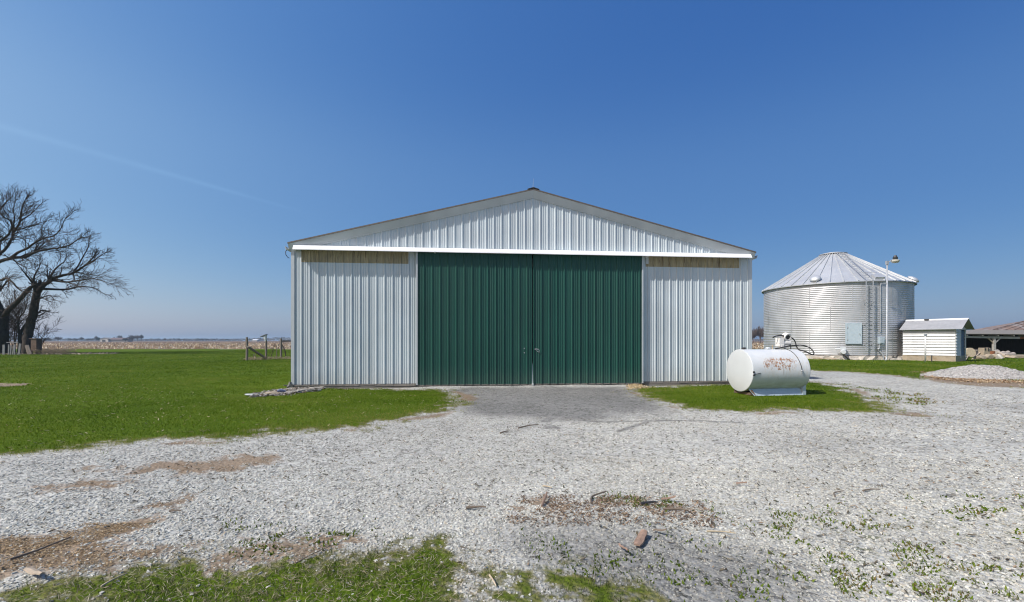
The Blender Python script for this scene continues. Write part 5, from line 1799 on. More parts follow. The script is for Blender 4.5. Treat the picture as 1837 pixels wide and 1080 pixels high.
t = Tree(3)
t.limb([T(48, 636), T(49, 618), T(50, 600, 0.2), T(55, 580, 0.2), T(60, 560), T(63, 540), T(67, 525)], 0.50, 0.32, 0.10, 1, 12, 0.35)
up = (0.12, 0, 0.12)
t.limb([T(67, 526), T(76, 514), T(86, 507), T(96, 500, -0.3), T(112, 494, -0.5), T(130, 490, -0.6), T(150, 478, -0.8), T(164, 466, -1.0)], 0.34, 0.08, 1.15, 1, 8, 0.34, up)
t.limb([T(130, 490, -0.6), T(140, 477, 0), T(148, 462, 0.5), T(158, 444, 0.8), T(160, 428, 1.0)], 0.13, 0.035, 1.4, 2, 7, 0.42, (0.05, 0, 0.25))
t.limb([T(150, 478, -0.8), T(165, 470, -1.6), T(180, 459, -2.0), T(192, 452, -2.2)], 0.11, 0.03, 1.4, 2, 7, 0.42, (0.2, 0, 0.1))
t.limb([T(76, 518), T(95, 519, 0.6), T(120, 519, 1.2), T(145, 514, 1.6), T(168, 517, 1.8), T(188, 528, 2.0)], 0.20, 0.03, 1.5, 1, 7, 0.30, (0.2, 0, -0.05))
t.limb([T(96, 503), T(118, 506, -1.5), T(142, 503, -2.4), T(168, 500, -3), T(196, 508, -3.2)], 0.15, 0.03, 1.5, 2, 7, 0.30, (0.22, 0, 0.0))
t.limb([T(86, 507), T(94, 490, 1.5), T(104, 478, 2.2), T(116, 468, 2.6), T(120, 452, 3)], 0.17, 0.03, 1.3, 2, 7, 0.42, (0.1, 0, 0.25))
t.limb([T(63, 530), T(61, 510, -0.8), T(62, 495, -1), T(70, 480, -1.2), T(72, 468, -1.4)], 0.17, 0.035, 1.3, 2, 7, 0.5, (0, 0, 0.25))
t.limb([T(61, 512, -0.8), T(48, 494, -1.5), T(38, 482, -1.8), T(28, 470, -2)], 0.13, 0.03, 1.3, 2, 7, 0.5, (-0.08, 0, 0.25))
t.limb([T(58, 568), T(68, 561, 0.3), T(78, 556, 0.6), T(92, 561, 0.8)], 0.16, 0.03, 2.2, 2, 7, 0.55, (0.15, 0, 0.05))
t.limb([T(62, 545), T(72, 536, -0.6), T(88, 530, -1), T(96, 536, -1.2)], 0.14, 0.03, 2.0, 2, 7, 0.5, (0.15, 0, 0.0))
t.limb([T(54, 585), T(64, 577, 0.5), T(76, 572, 0.9)], 0.12, 0.03, 2.2, 2, 7, 0.7, (0.15, 0, -0.02))
t.finish('bare_tree', 'leaning bare tree whose crown sweeps right over the lawn', T(48, 636))

t = Tree(9)
t.limb([T(36, 636, 0.6), T(36, 610, 0.6), T(38, 595, 0.6), T(47, 582, 0.5), T(56, 572, 0.3)], 0.30, 0.14, 0.5, 1, 9, 0.6, (0, 0, 0.25))
t.limb([T(36, 606, 0.6), T(33, 585, 0.2), T(35, 570, 0), T(44, 558, -0.2), T(50, 540, -0.4)], 0.17, 0.03, 1.8, 2, 7, 0.5, (0, 0, 0.2))
t.finish('bare_tree', 'thin bare forked tree squeezed between the two thick trunks', T(36, 636, 0.6))

t = Tree(5)
t.limb([T(-2, 640, -0.6), T(-1, 615, -0.6), T(0, 590, -0.6), T(2, 568, -0.6)], 0.85, 0.62, 0.0, 1, 14, 0.3)
t.limb([T(4, 572, -0.6), T(14, 558, -0.8), T(26, 546, -1), T(38, 534, -1.1), T(48, 522, -1.2), T(57, 515, -1.2)], 0.36, 0.22, 0.25, 1, 9, 0.30, (0, 0, 0.2))
t.limb([T(0, 570, -0.6), T(-8, 545, -0.5), T(-16, 520), T(-26, 500, 0.4), T(-36, 470, 0.8), T(-44, 435, 1)], 0.55, 0.20, 0.5, 1, 10, 0.35)
t.limb([T(-16, 520), T(-8, 500, -1), T(2, 503, -1.5), T(12, 499, -1.8), T(24, 508, -2), T(34, 519, -2.2), T(46, 524, -2.4)], 0.22, 0.06, 0.7, 2, 7, 0.3, (0, 0, 0.05))
t.limb([T(-30, 488, 0.5), T(-14, 478, 0), T(0, 469, -0.4), T(22, 463, -0.8), T(46, 461, -1.2), T(60, 454, -1.4), T(80, 448, -1.6), T(104, 445, -1.8), T(124, 440, -2), T(142, 428, -2.2)], 0.30, 0.05, 1.0, 1, 8, 0.22, (0.12, 0, 0.12))
t.limb([T(20, 463, -0.8), T(32, 453, -1.4), T(50, 445, -2), T(62, 436, -2.4), T(80, 427, -2.8), T(96, 423, -3.2), T(108, 412, -3.4), T(115, 395, -3.5)], 0.18, 0.04, 1.2, 2, 8, 0.28, (0.1, 0, 0.18))
t.limb([T(-34, 478, 0.8), T(-16, 466, 1.2), T(0, 455, 1.5), T(12, 444, 1.8), T(21, 428, 2), T(26, 415, 2.2), T(44, 409, 2.5), T(60, 404, 2.8), T(78, 398, 3)], 0.28, 0.04, 1.15, 1, 8, 0.30, (0.08, 0, 0.2))
t.limb([T(23, 420, 2), T(22, 408, 1.4), T(18, 396, 1), T(8, 390, 0.6), T(0, 380, 0.4)], 0.14, 0.04, 1.3, 2, 7, 0.5, (0, 0, 0.25))
t.limb([T(25, 416, 2.2), T(36, 398, 1.5), T(38, 380, 1), T(42, 366, 0.8), T(46, 356, 0.6)], 0.15, 0.03, 1.5, 2, 7, 0.5, (0.03, 0, 0.25))
t.limb([T(36, 396, 1.5), T(50, 388, 2.4), T(62, 378, 3), T(72, 368, 3.2)], 0.10, 0.03, 1.6, 2, 6, 0.5, (0.1, 0, 0.2))
t.limb([T(-40, 452, 0.9), T(-20, 440, -0.5), T(0, 432, -1.5), T(14, 422, -2), T(20, 412, -2.4), T(26, 395, -2.6), T(24, 378, -2.8)], 0.22, 0.035, 1.2, 2, 8, 0.38, (0.03, 0, 0.22))
t.limb([T(-44, 438, 1), T(-30, 415, 1), T(-16, 395, 1.2), T(0, 375, 1.4), T(12, 362, 1.6), T(20, 354, 1.8)], 0.22, 0.035, 1.2, 2, 8, 0.36, (0, 0, 0.25))
t.limb([T(-44, 435, 1), T(-60, 400, 0.5), T(-75, 370, 0), T(-90, 345, 0)], 0.24, 0.05, 0.7, 1, 8, 0.38, (-0.1, 0, 0.25))
t.finish('bare_tree', 'tallest bare tree, its thick trunk cut by the left edge', T(-2, 640, -0.6))
for k, (px, off, lab) in enumerate(((14, 1.5, 'bushy bare sapling beside the trunk at the left edge'), (24, 2.4, 'slender bare sapling behind the grey pallet fence'), (66, 1.2, 'bare sapling fuzz right of the leaning tree trunk'))):
    t = Tree(40 + k)
    base = T(px, 636, off)
    for c in range(6 if k < 2 else 4):
        hgt = t.rg.uniform(3.2, 6.0) if k < 2 else t.rg.uniform(2.0, 3.6)
        lean = Vector((t.rg.uniform(-0.9, 1.0) if k < 2 else t.rg.uniform(0.5, 2.0), t.rg.uniform(-0.6, 0.6), 0))
        t.limb([base + Vector((t.rg.uniform(-0.4, 0.4), t.rg.uniform(-0.3, 0.3), 0)), base + lean * 0.4 + Vector((0, 0, hgt * 0.4)), base + lean * 0.8 + Vector((0, 0, hgt * 0.75)), base + lean * 1.2 + Vector((0, 0, hgt))], 0.05, 0.014, 1.6, 2, 5, 0.42, (0, 0, 0.2))
    t.finish('bare_sapling', lab, base)

# grey pallet panels, boards and an old rusty tank under the trees
def pale(px, ytop, ybot, w, lab, tilt=0.0):
    d = 47.3
    q = P(px, ybot, d)
    h = (ybot - ytop) / F * d
    o = obj('fence_pale', MB().bar((0, 0, -0.1), (tilt, 0.02, h), w, 0.05, (0, 1, 0)), M_POSTGREY, None, loc=(q.x, q.y, 0))
    return tag(o, lab, 'fence board', 'grey boards standing under the trees')


M_POSTGREY = simple_mat('bleached_fence_board', (0.17, 0.175, 0.175), 0.9, 0.0, 0.3, 4)
pale(6.5, 613, 631, 0.24, 'wide grey board standing nearest the left edge under the trees')
pale(15.5, 612.5, 631, 0.14, 'first of three narrow grey boards right of the widest one')
pale(19.0, 613, 630, 0.12, 'middle narrow grey board of the three beneath the trees', 0.05)
pale(22.8, 614, 631, 0.13, 'third narrow grey board, leaning a little, beneath the trees', 0.12)
pale(26.0, 612, 631, 0.11, 'lone thin pale board just left of the rightmost grey one', 0.04)
pale(33.5, 612.5, 632.5, 0.22, 'rightmost tall grey board before the leaning tree trunk', 0.14)
a, b_ = P(12, 614.5, 47.5), P(33, 614, 47.5)
mid = (a + b_) / 2
o = obj('fence_rail', MB().bar(a - mid, b_ - mid, 0.05, 0.09), M_POSTGREY, None, loc=mid)
tag(o, 'thin grey rail nailed across the tops of the narrow grey boards', 'rail')
for px, dx, lab in ((52, 0.45, 'dark plank leaning against the foot of the leaning tree'), (56, 0.5, 'second dark plank leaning beside the tree foot, nearest the rusty tank')):
    q = P(px, 630, 48.2)
    o = obj('leaning_plank', MB().bar((0, 0, -0.05), (-dx, 0.1, 1.0), 0.24, 0.05, (0, 1, 0)), M_POSTWOOD, None, loc=(q.x, q.y, 0))
    tag(o, lab, 'plank', 'dark planks at the tree foot')
q = P(65.5, 630, 49.0)
rt = thing('rusty_bin', 'upright rusty brown bin standing right of the leaning tree', 'bin', (q.x, q.y, 0))
hh = (632 - 604.5) / F * 49
M_RUSTY2 = simple_mat('old_brown_iron', (0.115, 0.078, 0.055), 0.85, 0.1, 0.4, 3)
obj('body', MB().box((0, 0, 0.35 + (hh - 0.35) / 2), (0.62, 0.6, hh - 0.35)), M_RUSTY2, rt, bevel=0.02)
obj('lid', MB().box((-0.06, 0, hh + 0.02), (0.8, 0.72, 0.07)), M_RUSTY2, rt, bevel=0.01)
for sx in (-0.26, 0.26):
    obj('leg', MB().box((sx, -0.2, 0.15), (0.07, 0.07, 0.42)), M_RUSTY2, rt)
    obj('leg', MB().box((sx, 0.2, 0.15), (0.07, 0.07, 0.42)), M_RUSTY2, rt)
build_litter('dead_brush', 'pale tangle of dead brush round the rusty bin under the trees', 'brush', [(-53.0, 48.2), (-49.6, 48.6), (-49.4, 51), (-53.2, 51)], 900, 0.5, [(0.36, 0.29, 0.2), (0.27, 0.21, 0.15)], 0.35, 0.05, 14)

# ------------------------------------------------------------------ old fence by the barn's left corner
FG = 'posts of the old fence left of the barn'


def fpost(px, ytop, d, w, lab):
    q = P(px, 0, d)
    h = CAM_H + (HOR - ytop) / F * d
    o = obj('fence_post', MB().tube([(0, 0, -0.1), (0.01, 0, h * 0.5), (0, 0, h)], [w / 2 * 1.05, w / 2, w / 2 * 0.95], 10), M_POSTWOOD, None, True, auto=50, loc=(q.x, q.y, 0))
    return tag(o, lab, 'fence post', FG)


fpost(443, 605, 33.5, 0.17, 'tall round wooden post at the left end of the old fence')
fpost(477.2, 608.5, 35.5, 0.15, 'old wooden fence post with the birdhouse fixed to it')
fpost(504.2, 607, 37.5, 0.17, 'old wooden fence post nearest the barn, carrying a rail')
a, b_ = P(444.5, 622, 33.4), P(477, 642.5, 35.2)
b_.z = 0.10
mid = (a + b_) / 2
o = obj('diagonal_brace', MB().bar(a - mid, b_ - mid, 0.12, 0.12), M_POSTWOOD, None, loc=mid)
tag(o, 'diagonal timber brace between the two left posts of the old fence', 'fence brace')
a, b_ = P(504.8, 612, 37.6), P(535, 611.5, 38.5)
mid = (a + b_) / 2
o = obj('fence_rail', MB().bar(a - mid, b_ - mid, 0.08, 0.11), M_POSTWOOD, None, loc=mid)
tag(o, 'wooden rail running from the old fence post behind the barn corner', 'rail')
bd = 35.3
bq = P(475.5, 608.5, bd)
bh = thing('birdhouse', 'small pale grey birdhouse with a slanting roof on the middle fence post', 'birdhouse', (bq.x, bq.y, bq.z))
px_ = bd / F
M_BIRD = simple_mat('pale_grey_paint', (0.46, 0.50, 0.51), 0.7, 0.0, 0.15)
obj('box', MB().prism([(-3.2 * px_, 4.6 * px_), (0, -1.0 * px_), (2.0 * px_, -1.0 * px_), (2.2 * px_, 7.2 * px_)], (1, 0, 0), (0, 0, 1), (0, -0.12, 0), (0, 0.24, 0)), M_BIRD, bh, bevel=0.006)
obj('roof', MB().bar((-6.8 * px_, 0, 4.4 * px_), (2.8 * px_, 0, 8.3 * px_), 0.32, 0.045, (0, 0, 1)), M_POSTGREY, bh)
obj('back_board', MB().box((0.4 * px_, 0.0, -2.0 * px_), (0.11, 0.06, 3.4 * px_)), M_BIRD, bh)
for px, y0, dx, d, r, nm, lab in ((458.5, 634, 0, 34.3, 0.035, 'stake', 'short upright stick left beneath the diagonal fence brace'), (455.3, 635, -0.02, 34.0, 0.03, 'stake', 'shortest thin stick close under the diagonal fence brace'),
                                  (496.3, 620, 0.0, 36.4, 0.035, 'stake', 'thin dark straight stake between the birdhouse post and the last post')):
    q = P(px, 0, d)
    h = CAM_H + (HOR - y0) / F * d
    o = obj(nm, MB().tube([(0, 0, -0.05), (dx, 0, max(h, 0.3))], [r, r * 0.8], 6), M_POSTWOOD, None, loc=(q.x, q.y, 0))
    tag(o, lab, 'stake', 'thin stakes along the old fence')
for px, top, d, sd_, nm, lab in ((486, 622, 36.0, 61, 'bare_shrub', 'forked bare shrub stem growing beside the birdhouse post'), (513, 614, 38.0, 62, 'bare_shrub', 'slanting bare stem leaning left close to the barn corner')):
    t = Tree(sd_)
    q = P(px, 0, d); q.z = 0
    h = CAM_H + (HOR - top) / F * d
    if sd_ == 61:
        t.limb([q, q + Vector((0.10, 0, h * 0.5)), q + Vector((0.25, 0, h))], 0.035, 0.012, 2.5, 3, 5, 0.6)
        t.limb([q, q + Vector((-0.2, 0, h * 0.3)), q + Vector((0.1, 0, h * 0.6))], 0.02, 0.01, 2.5, 3, 5, 0.6)
    else:
        t.limb([q, q + Vector((-0.1, 0, h * 0.5)), q + Vector((-0.42, 0, h * 0.98))], 0.05, 0.03, 1.5, 4, 6, 0.4)
    e = t.finish(nm, lab, q)
    e['category'] = 'shrub'
build_litter('fence_weeds', 'dry tan weeds along the foot of the old fence', 'weeds', [(-20.2, 33.2), (-15.5, 37.0), (-14.2, 38.2), (-14.0, 40.2), (-16.5, 39.0), (-20.6, 34.2)], 1500, 0.34, [(0.33, 0.26, 0.17), (0.24, 0.18, 0.12), (0.42, 0.34, 0.24)], 0.14, 0.05, 15)
build_litter('fence_weeds', 'reddish brown dead weeds heaped against the fence beside the barn', 'weeds', [(-15.9, 38.4), (-14.6, 37.6), (-14.0, 38.4), (-14.6, 39.8)], 500, 0.5, [(0.26, 0.17, 0.12), (0.34, 0.23, 0.15)], 0.26, 0.05, 16)

# ------------------------------------------------------------------ rubble at the barn's left corner
RG = 'rubble at the left barn corner'
M_RUB = simple_mat('dirty_rubble', (0.27, 0.255, 0.225), 0.95, 0.0, 0.5, 9, bump=1.0, bscale=18, spot=((0.09, 0.075, 0.055), 0.5, 6.0))
for k, (px, py, sx, sy, sz, rz, mat_, lab) in enumerate((
        (487, 708.5, 0.42, 0.26, 0.15, 0.1, M_BLOCK, 'flat tan stone lying in front of the other rubble by the barn corner'),
        (549, 702, 0.85, 0.20, 0.15, 0.25, M_RUB, 'long broken grey slab slanting up to the barn skirt'),
        (527, 705, 0.55, 0.24, 0.13, 0.3, M_RUB, 'narrow grey stone between the tan stone and the long slab'),
        (566, 697, 0.40, 0.26, 0.16, 0.2, M_RUB, 'pale pitted stone close under the barn skirt board'),
        (577, 695.5, 0.28, 0.2, 0.12, 0.0, M_RUB, 'small pale stone at the right end of the corner rubble'),
        (472, 709.5, 0.30, 0.2, 0.10, 0.4, M_RUB, 'small grey stone beside the white pipe end'),
        (515, 700.5, 0.36, 0.2, 0.12, 0.6, M_RUB, 'grey stone behind the blue scrap at the barn corner'),
        (537, 699.0, 0.5, 0.2, 0.09, 0.35, M_WOOD, 'splintered board end under the barn corner'),
        (500, 702, 0.3, 0.2, 0.10, 0.2, M_RUB, 'brownish stone at the back of the corner rubble'))):
    q = G(px, py)
    o = obj('rubble_stone', MB().rock((0, 0, sz * 0.25), (sx, sy, sz), 200 + k, BANG + rz, 3), mat_, None, loc=(q.x, q.y, float(gheight(q.x, q.y)) + 0.02))
    tag(o, lab, 'rubble', RG)
q = G(506, 705.5)
o = obj('scrap_rag', MB().rock((0, 0, 0.04), (0.34, 0.2, 0.14), 230, 0.3), simple_mat('blue_scrap', (0.07, 0.09, 0.17), 0.7), None, loc=(q.x, q.y, 0.02))
tag(o, 'dark blue scrap among the rubble by the barn corner', 'scrap')
q = G(455, 711.5)
o = obj('plastic_pipe', MB().tube(smooth_path([(0.1, 0.10, 0.03), (-0.06, 0.08, 0.04), (-0.17, 0.03, 0.05), (-0.20, -0.03, 0.05), (-0.13, -0.07, 0.045), (0.03, -0.06, 0.04)]), 0.020, 8), M_TRIM, None, True, loc=(q.x, q.y, 0.01))
tag(o, 'curled white plastic pipe end lying on the lawn left of the rubble', 'pipe')
build_litter('rubble_grit', 'grey grit and dead leaves round the rubble by the barn corner', 'grit', gp([(445, 714), (470, 704), (515, 698), (522, 694), (585, 695), (560, 700), (520, 710)]), 1500, 0.07, [(0.26, 0.24, 0.21), (0.18, 0.14, 0.1), (0.36, 0.34, 0.3)], 0.05, 0.6, 17, 0.5)

# ------------------------------------------------------------------ sticks and bark pieces on the yard
def stick(px0, py0, px1, py1, r, mat_, lab, nm='stick', flat_=0.0, bow=0.05):
    r, flat_ = (r * 0.62 if r > 0.009 else r), flat_ * 0.8
    a, b_ = G(px0, py0), G(px1, py1)
    mid = (a + b_) / 2
    L = (b_ - a).length
    z0 = float(gheight(mid.x, mid.y))
    d = (b_ - a).normalized()
    sd2 = Vector((-d.y, d.x, 0))
    if flat_:
        rg = random.Random(int(px0 * 7 + py0))
        n = 6
        m = MB()
        o_ = 0
        for i in range(n):
            t = i / (n - 1)
            w = flat_ * (0.65 + 0.35 * math.sin(math.pi * (0.15 + 0.75 * t))) * rg.uniform(0.8, 1.1) / 2
            c = (a - mid).lerp(b_ - mid, t) + Vector((0, 0, 0.015 + 0.03 * t + 0.012 * rg.random()))
            up = Vector((0, 0, r))
            m.v += [tuple(c + sd2 * w), tuple(c - sd2 * w * 0.9), tuple(c - sd2 * w * 0.8 + up), tuple(c + up * 1.8), tuple(c + sd2 * w * 0.8 + up)]
        for i in range(n - 1):
            for k in range(5):
                k2 = (k + 1) % 5
                m.f.append((i * 5 + k, i * 5 + k2, (i + 1) * 5 + k2, (i + 1) * 5 + k))
        m.f += [(4, 3, 2, 1, 0), tuple((n - 1) * 5 + k for k in range(5))]
        o = obj(nm, m, mat_, None, loc=(mid.x, mid.y, z0))
    else:
        pts = [(a - mid) + Vector((0, 0, r)), (a - mid).lerp(b_ - mid, 0.4) + sd2 * L * bow + Vector((0, 0, r * 1.3)), (a - mid).lerp(b_ - mid, 0.7) + sd2 * L * bow * 0.6 + Vector((0, 0, r * 1.6)), (b_ - mid) + Vector((0, 0, r * 1.2))]
        o = obj(nm, MB().tube(smooth_path(pts, 3), [r * (1.1 - 0.06 * i) for i in range(10)], 6), mat_, None, loc=(mid.x, mid.y, z0 + 0.012))
    return tag(o, lab, 'bark' if nm == 'bark_piece' else 'stick')


stick(47, 1023, 76, 1040, 0.012, M_OLDWOOD, 'flat grey board end lying in the bottom left grass', 'bark_piece', 0.055)
stick(181, 1053, 228, 1029, 0.006, M_PALESTICK, 'straight pale stick in the bottom left grass')
stick(18, 1004, 128, 964, 0.008, M_STICK, 'long thin dark stick across the bare soil at lower left', bow=-0.06)
stick(530, 1010, 598, 977, 0.004, M_STICK, 'thin grey stalk at the upper edge of the foreground grass', bow=0.04)
stick(836, 913, 872, 912, 0.018, M_STICK, 'short thick dark stick on gravel above the foreground grass', bow=0.02)
stick(304, 917, 325, 916, 0.012, M_STICK, 'small dark stick on the gravel at left', bow=0.02)
stick(878, 1032, 890, 1052, 0.006, M_PALESTICK, 'pale short straw stick at the right end of the foreground grass', bow=0.02)
stick(1143, 980, 1156, 962, 0.008, M_BARKCHIP, 'large reddish bark slab in the foreground gravel', 'bark_piece', 0.09)
stick(1111, 976, 1126, 994, 0.010, M_BARKCHIP, 'dark narrow bark strip left of the large reddish slab', 'bark_piece', 0.03)
stick(1172, 955, 1196, 962, 0.007, M_STICK, 'crooked brown bark strip right of the large reddish slab', 'bark_piece', 0.035)
stick(972, 912, 981, 893, 0.010, M_BARKCHIP, 'upright sliver of bark at the left of the wood litter', 'bark_piece', 0.03)
stick(1060, 908, 1088, 886, 0.016, M_STICK, 'knobbly dark wood piece sticking out at the top of the wood litter', bow=0.15)
stick(1186, 897, 1212, 899, 0.012, M_BARKCHIP, 'flat orange brown bark chip beside the green weeds', 'bark_piece', 0.04)
stick(1150, 908, 1180, 906, 0.018, M_DARKMETAL, 'dark rounded wood lump right of the wood litter', bow=0.03)
stick(1190, 918, 1236, 921, 0.016, M_STICK, 'longest rotted branch piece lying at the right of the litter', bow=0.03)
stick(1268, 952, 1320, 956, 0.006, M_PALESTICK, 'thin pale stick in the grey gravel right of the litter', bow=0.04)
stick(974, 872, 990, 876, 0.012, M_PALESTICK, 'small tan chip of wood above the wood litter', bow=0.03)
stick(930, 768, 966, 762, 0.02, M_STICK, 'forked dark twig lying on the gravel before the doors', bow=0.06)
stick(898, 777, 912, 774, 0.02, M_STICK, 'short dark twig on the gravel left of the forked one', bow=0.04)
stick(1548, 880, 1578, 878, 0.012, M_STICK, 'bent dark twig alone on the pale gravel at right', bow=0.08)
stick(1498, 890, 1514, 880, 0.010, M_STICK, 'small crooked twig left of the bent one on pale gravel', bow=0.15)
stick(1320, 866, 1340, 869, 0.012, M_BARKCHIP, 'thin brown bark curl on open gravel right of centre', 'bark_piece', 0.03)

# ------------------------------------------------------------------ far things: farm, trees, sheds on the horizon
M_FARTWIG = simple_mat('distant_bare_twigs', (0.105, 0.085, 0.075), 0.95, 0, 0.2, 0.3, spec=0.1)
M_FARGREEN = simple_mat('distant_evergreen', (0.035, 0.045, 0.035), 0.95, 0, 0.3, 0.5, spec=0.1)


def far_tree_mesh(seed, h, w, evergreen=False):
    """a bare crown seen from far off: trunk, limbs and a haze of many fine twigs"""
    rg = random.Random(seed)
    m = MB()
    m.tube([(0, 0, -0.3), (0.02 * h, 0, h * 0.3), (0, 0, h * 0.6)], [h * 0.028, h * 0.02, h * 0.01], 5)
    n = 420
    for k in range(n):
        th, ph = rg.uniform(0, 6.283), math.acos(rg.uniform(-0.35, 1))
        rr = rg.uniform(0.25, 1.0) ** 0.6
        bump = 0.78 + 0.28 * math.sin(3 * th + seed) * math.sin(2.3 * ph + seed * 1.7)
        c = Vector((math.sin(ph) * math.cos(th) * w / 2, math.sin(ph) * math.sin(th) * w / 2, math.cos(ph) * h * 0.42)) * rr * bump + Vector((0, 0, h * 0.55))
        d = (c - Vector((0, 0, h * 0.28))).normalized()
        L = h * rg.uniform(0.05, 0.13)
        q = c + (d + Vector((rg.uniform(-0.5, 0.5), rg.uniform(-0.5, 0.5), rg.uniform(-0.2, 0.5)))).normalized() * L
        t = h * (0.011 if not evergreen else 0.03)
        m.tube([c - d * L * 0.6, c, q], [t, t * 0.9, t * 0.3], 3, False)
        if k % 14 == 0:
            m.tube([(0, 0, h * rg.uniform(0.2, 0.45)), c.lerp(Vector((0, 0, h * 0.4)), 0.4), c], [h * 0.013, h * 0.01, h * 0.005], 3, False)
    return m.mesh('far_tree')


far_meshes = [far_tree_mesh(300 + i, 10.0, (9.0, 11.0, 7.0, 12.5)[i]) for i in range(4)]
for me in far_meshes:
    me.materials.append(M_FARTWIG)
fe_mesh = far_tree_mesh(310, 10.0, 7.0, True)
fe_mesh.materials.append(M_FARGREEN)


def far_tree(px, top, d, wpx, label, group, me=None, rz=None):
    h = (HOR - top) / F * d + CAM_H
    o = bpy.data.objects.new('far_tree', me or random.choice(far_meshes))
    q = P(px, 0, d)
    o.location = (q.x, d, -0.1)
    o.rotation_euler = (0, 0, random.uniform(0, 6.28) if rz is None else rz)
    w = wpx / F * d
    o.scale = (w / 9.5, w / 9.5, h / 10.0)
    COL.objects.link(o)
    tag(o, label, 'tree', group)


HG = 'small bare trees scattered along the horizon'
far_tree(104, 603.0, 520, 12, 'round bare tree standing alone left of the far farmhouse', 'trees near the far farm', far_meshes[1])
far_tree(172.5, 602.0, 640, 9, 'small taller bare tree just left of the far farmhouse', 'trees near the far farm', far_meshes[2])
far_tree(176, 604.5, 600, 8, 'dark evergreen clump left of the far farmhouse', 'trees near the far farm', fe_mesh)
far_tree(215, 600.5, 680, 11, 'pale bare tree rising behind the long far farmhouse roof', 'trees near the far farm', far_meshes[0])
far_tree(238, 599.8, 590, 15, 'bigger broad bare tree right of the far farmhouse', 'trees near the far farm', far_meshes[3])
far_tree(246, 600.3, 640, 12, 'bare tree close behind the biggest one beside the far farmhouse', 'trees near the far farm', far_meshes[1])
far_tree(253.5, 599.2, 600, 9, 'narrow bare tree at the right end of the far farm', 'trees near the far farm', far_meshes[2])
far_tree(225, 606, 585, 12, 'low dark evergreen at the right end of the far farmhouse', 'trees near the far farm', fe_mesh)
far_tree(296, 606, 700, 5, 'lone small bare tree in the middle of the far field edge', HG, far_meshes[0])
for px, top, d, w in ((79, 605, 800, 7), (88, 607, 900, 9), (126, 606.5, 820, 9), (136, 606.0, 760, 9), (146, 604.0, 720, 10), (158, 606.5, 760, 10), (165, 606, 800, 8), (264, 608, 1100, 9), (272, 608.5, 1200, 9),
                      (283, 608.3, 1100, 8), (305, 608, 1000, 7), (321, 607, 900, 7), (330, 607.6, 950, 6), (340, 608, 1000, 6), (352, 608.3, 1100, 8), (357, 607, 1050, 6), (363, 606.5, 1000, 9), (371, 606.8, 1000, 9), (384, 607.5, 1100, 8), (396, 608, 1200, 9), (407, 607.2, 1000, 9)):
    far_tree(px, top, d, w, 'small bare tree blurred into the far line of trees', HG)
for px, top, d, w, lab in ((1352, 586.5, 290, 20, 'bare tree between the barn and the grain bin, left one'), (1364, 583.5, 300, 24, 'bare tree just left of the grain bin wall, right one'), (1349, 592, 270, 14, 'low brown thicket at the barn edge left of the grain bin'), (1372, 591, 270, 18, 'low brown thicket at the foot of the bare trees by the bin')):
    far_tree(px, top, d, w, lab, 'bare trees between the barn and the bin')

# the far wood that reads as one low blue-grey band
def far_wood():
    rg = np.random.default_rng(77)
    vs_, fl = [], []
    n = 9000
    px = rg.uniform(-100, 1900, n)
    d = rg.uniform(1250, 1700, n)
    base = 4.0 + 5.0 * fbm(px, px * 0, 0.02, 8, 4) + 4 * sm(px, 400, 520) * (px < 700)
    h = base * rg.uniform(0.2, 1.0, n)
    x = (px - CX) / F * d
    s = rg.uniform(1.2, 3.0, n)
    a = rg.uniform(0, 6.28, n)
    tet = np.array([(1, 0, -0.5), (-0.5, 0.87, -0.5), (-0.5, -0.87, -0.5), (0, 0, 0.9)])
    p = tet[None] * s[:, None, None] * rg.uniform(0.7, 1.3, (n, 4, 3))
    qx = p[:, :, 0] * np.cos(a)[:, None] - p[:, :, 1] * np.sin(a)[:, None] + x[:, None]
    qy = p[:, :, 0] * np.sin(a)[:, None] + p[:, :, 1] * np.cos(a)[:, None] + d[:, None]
    v = np.stack([qx, qy, p[:, :, 2] + h[:, None]], -1).reshape(-1, 3)
    f = (np.arange(n)[:, None, None] * 4 + np.array([(0, 2, 1), (0, 1, 3), (1, 2, 3), (2, 0, 3)])[None]).ravel()
    o = raw_mesh('far_wood', v, f, np.full(n * 4, 3), M_FARTWIG)
    tag(o, 'continuous low band of far woodland along the horizon', 'woodland', kind='stuff')


far_wood()
# far farmhouse
fd = 600.0
fq = P(208, 0, fd)
sx = fd / F
farm = thing('far_farmhouse', 'long low far farmhouse with a purplish roof on the horizon', 'farmhouse', (fq.x, fd, 0))
zz = lambda y: CAM_H + (HOR - y) / F * fd
M_FARWALL = simple_mat('far_house_wall', (0.20, 0.185, 0.17), 0.9)
M_FARROOF = simple_mat('far_house_roof', (0.115, 0.08, 0.08), 0.9)
M_FARPALE = simple_mat('far_pale_wall', (0.48, 0.45, 0.40), 0.9)
hx0, hx1 = (197 - 208) * sx, (229 - 208) * sx
obj('wall', MB().box(((hx0 + hx1) / 2, 4, zz(609.0) / 2 - 0.2), (hx1 - hx0, 8, zz(609.0) + 0.4)), M_FARWALL, farm)
rfo = obj('roof', MB().prism([(-0.8, zz(609.2)), (4, zz(605.8)), (8.8, zz(609.2))], (0, 1, 0), (0, 0, 1), (hx0, 0, 0), (hx1 - hx0, 0, 0)), M_FARROOF, farm)
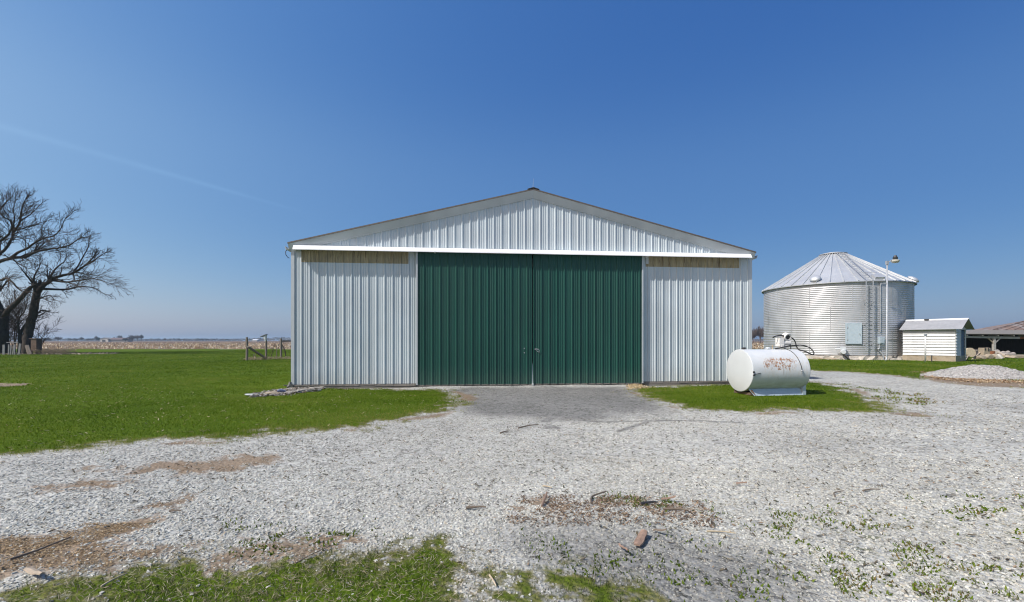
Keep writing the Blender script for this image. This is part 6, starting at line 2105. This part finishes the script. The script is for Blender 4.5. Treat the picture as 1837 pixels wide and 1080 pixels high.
obj('chimney', MB().box(((200 - 208) * sx, 4, zz(605.3) - 0.7), (0.9, 0.9, 2.4)), M_FARROOF, rfo)
gx = (189.5 - 208) * sx
obj('garage', MB().prism([(-5.2, 0), (5.2, 0), (5.2, zz(608.2)), (0, zz(606.4)), (-5.2, zz(608.2))], (1, 0, 0), (0, 0, 1), (gx, -2, 0), (0, 9, 0)), M_FARPALE, farm, label='pale gabled wing at the left end')
obj('garage_roof', MB().prism([(-5.9, zz(608.5)), (0, zz(606.2)), (5.9, zz(608.5)), (5.9, zz(608.0)), (0, zz(605.5)), (-5.9, zz(608.0))], (1, 0, 0), (0, 0, 1), (gx, -2.6, 0), (0, 10, 0)), M_FARWALL, farm)
obj('garage_door', MB().box((gx - 0.6, -2.03, 1.2), (4.4, 0.1, 2.6)), M_DARKMETAL, farm)
# far white shed on the horizon
wd = 900.0
wq = P(456.5, 0, wd)
ws = thing('far_white_shed', 'long white shed far off on the horizon left of the fence', 'shed', (wq.x, wd, 0))
sx = wd / F
zz = lambda y: CAM_H + (HOR - y) / F * wd
obj('wall', MB().box((0, 5, zz(610.2) / 2), (9.4 * sx, 10, zz(610.2))), M_FARPALE, ws)
obj('roof', MB().prism([(-0.5, zz(610.3)), (5, zz(608.8)), (10.5, zz(610.3))], (0, 1, 0), (0, 0, 1), (-4.8 * sx, 0, 0), (9.6 * sx, 0, 0)), M_COVER, ws)

# ------------------------------------------------------------------ air
bpy_m = bpy.data.materials.new('air')
bpy_m.use_nodes = True
nt = bpy_m.node_tree
nt.nodes.clear()
o_ = nt.nodes.new('ShaderNodeOutputMaterial')
pv = nt.nodes.new('ShaderNodeVolumePrincipled')
pv.inputs['Color'].default_value = (0.58, 0.80, 1.0, 1)
pv.inputs['Density'].default_value = 0.00021
pv.inputs['Anisotropy'].default_value = 0.2
nt.links.new(pv.outputs[0], o_.inputs['Volume'])
hz = obj('haze', MB().box((0, 0, 11.5), (6300, 6300, 26)), bpy_m)
tag(hz, 'faint blue haze in the air over the far fields', 'haze', kind='stuff')
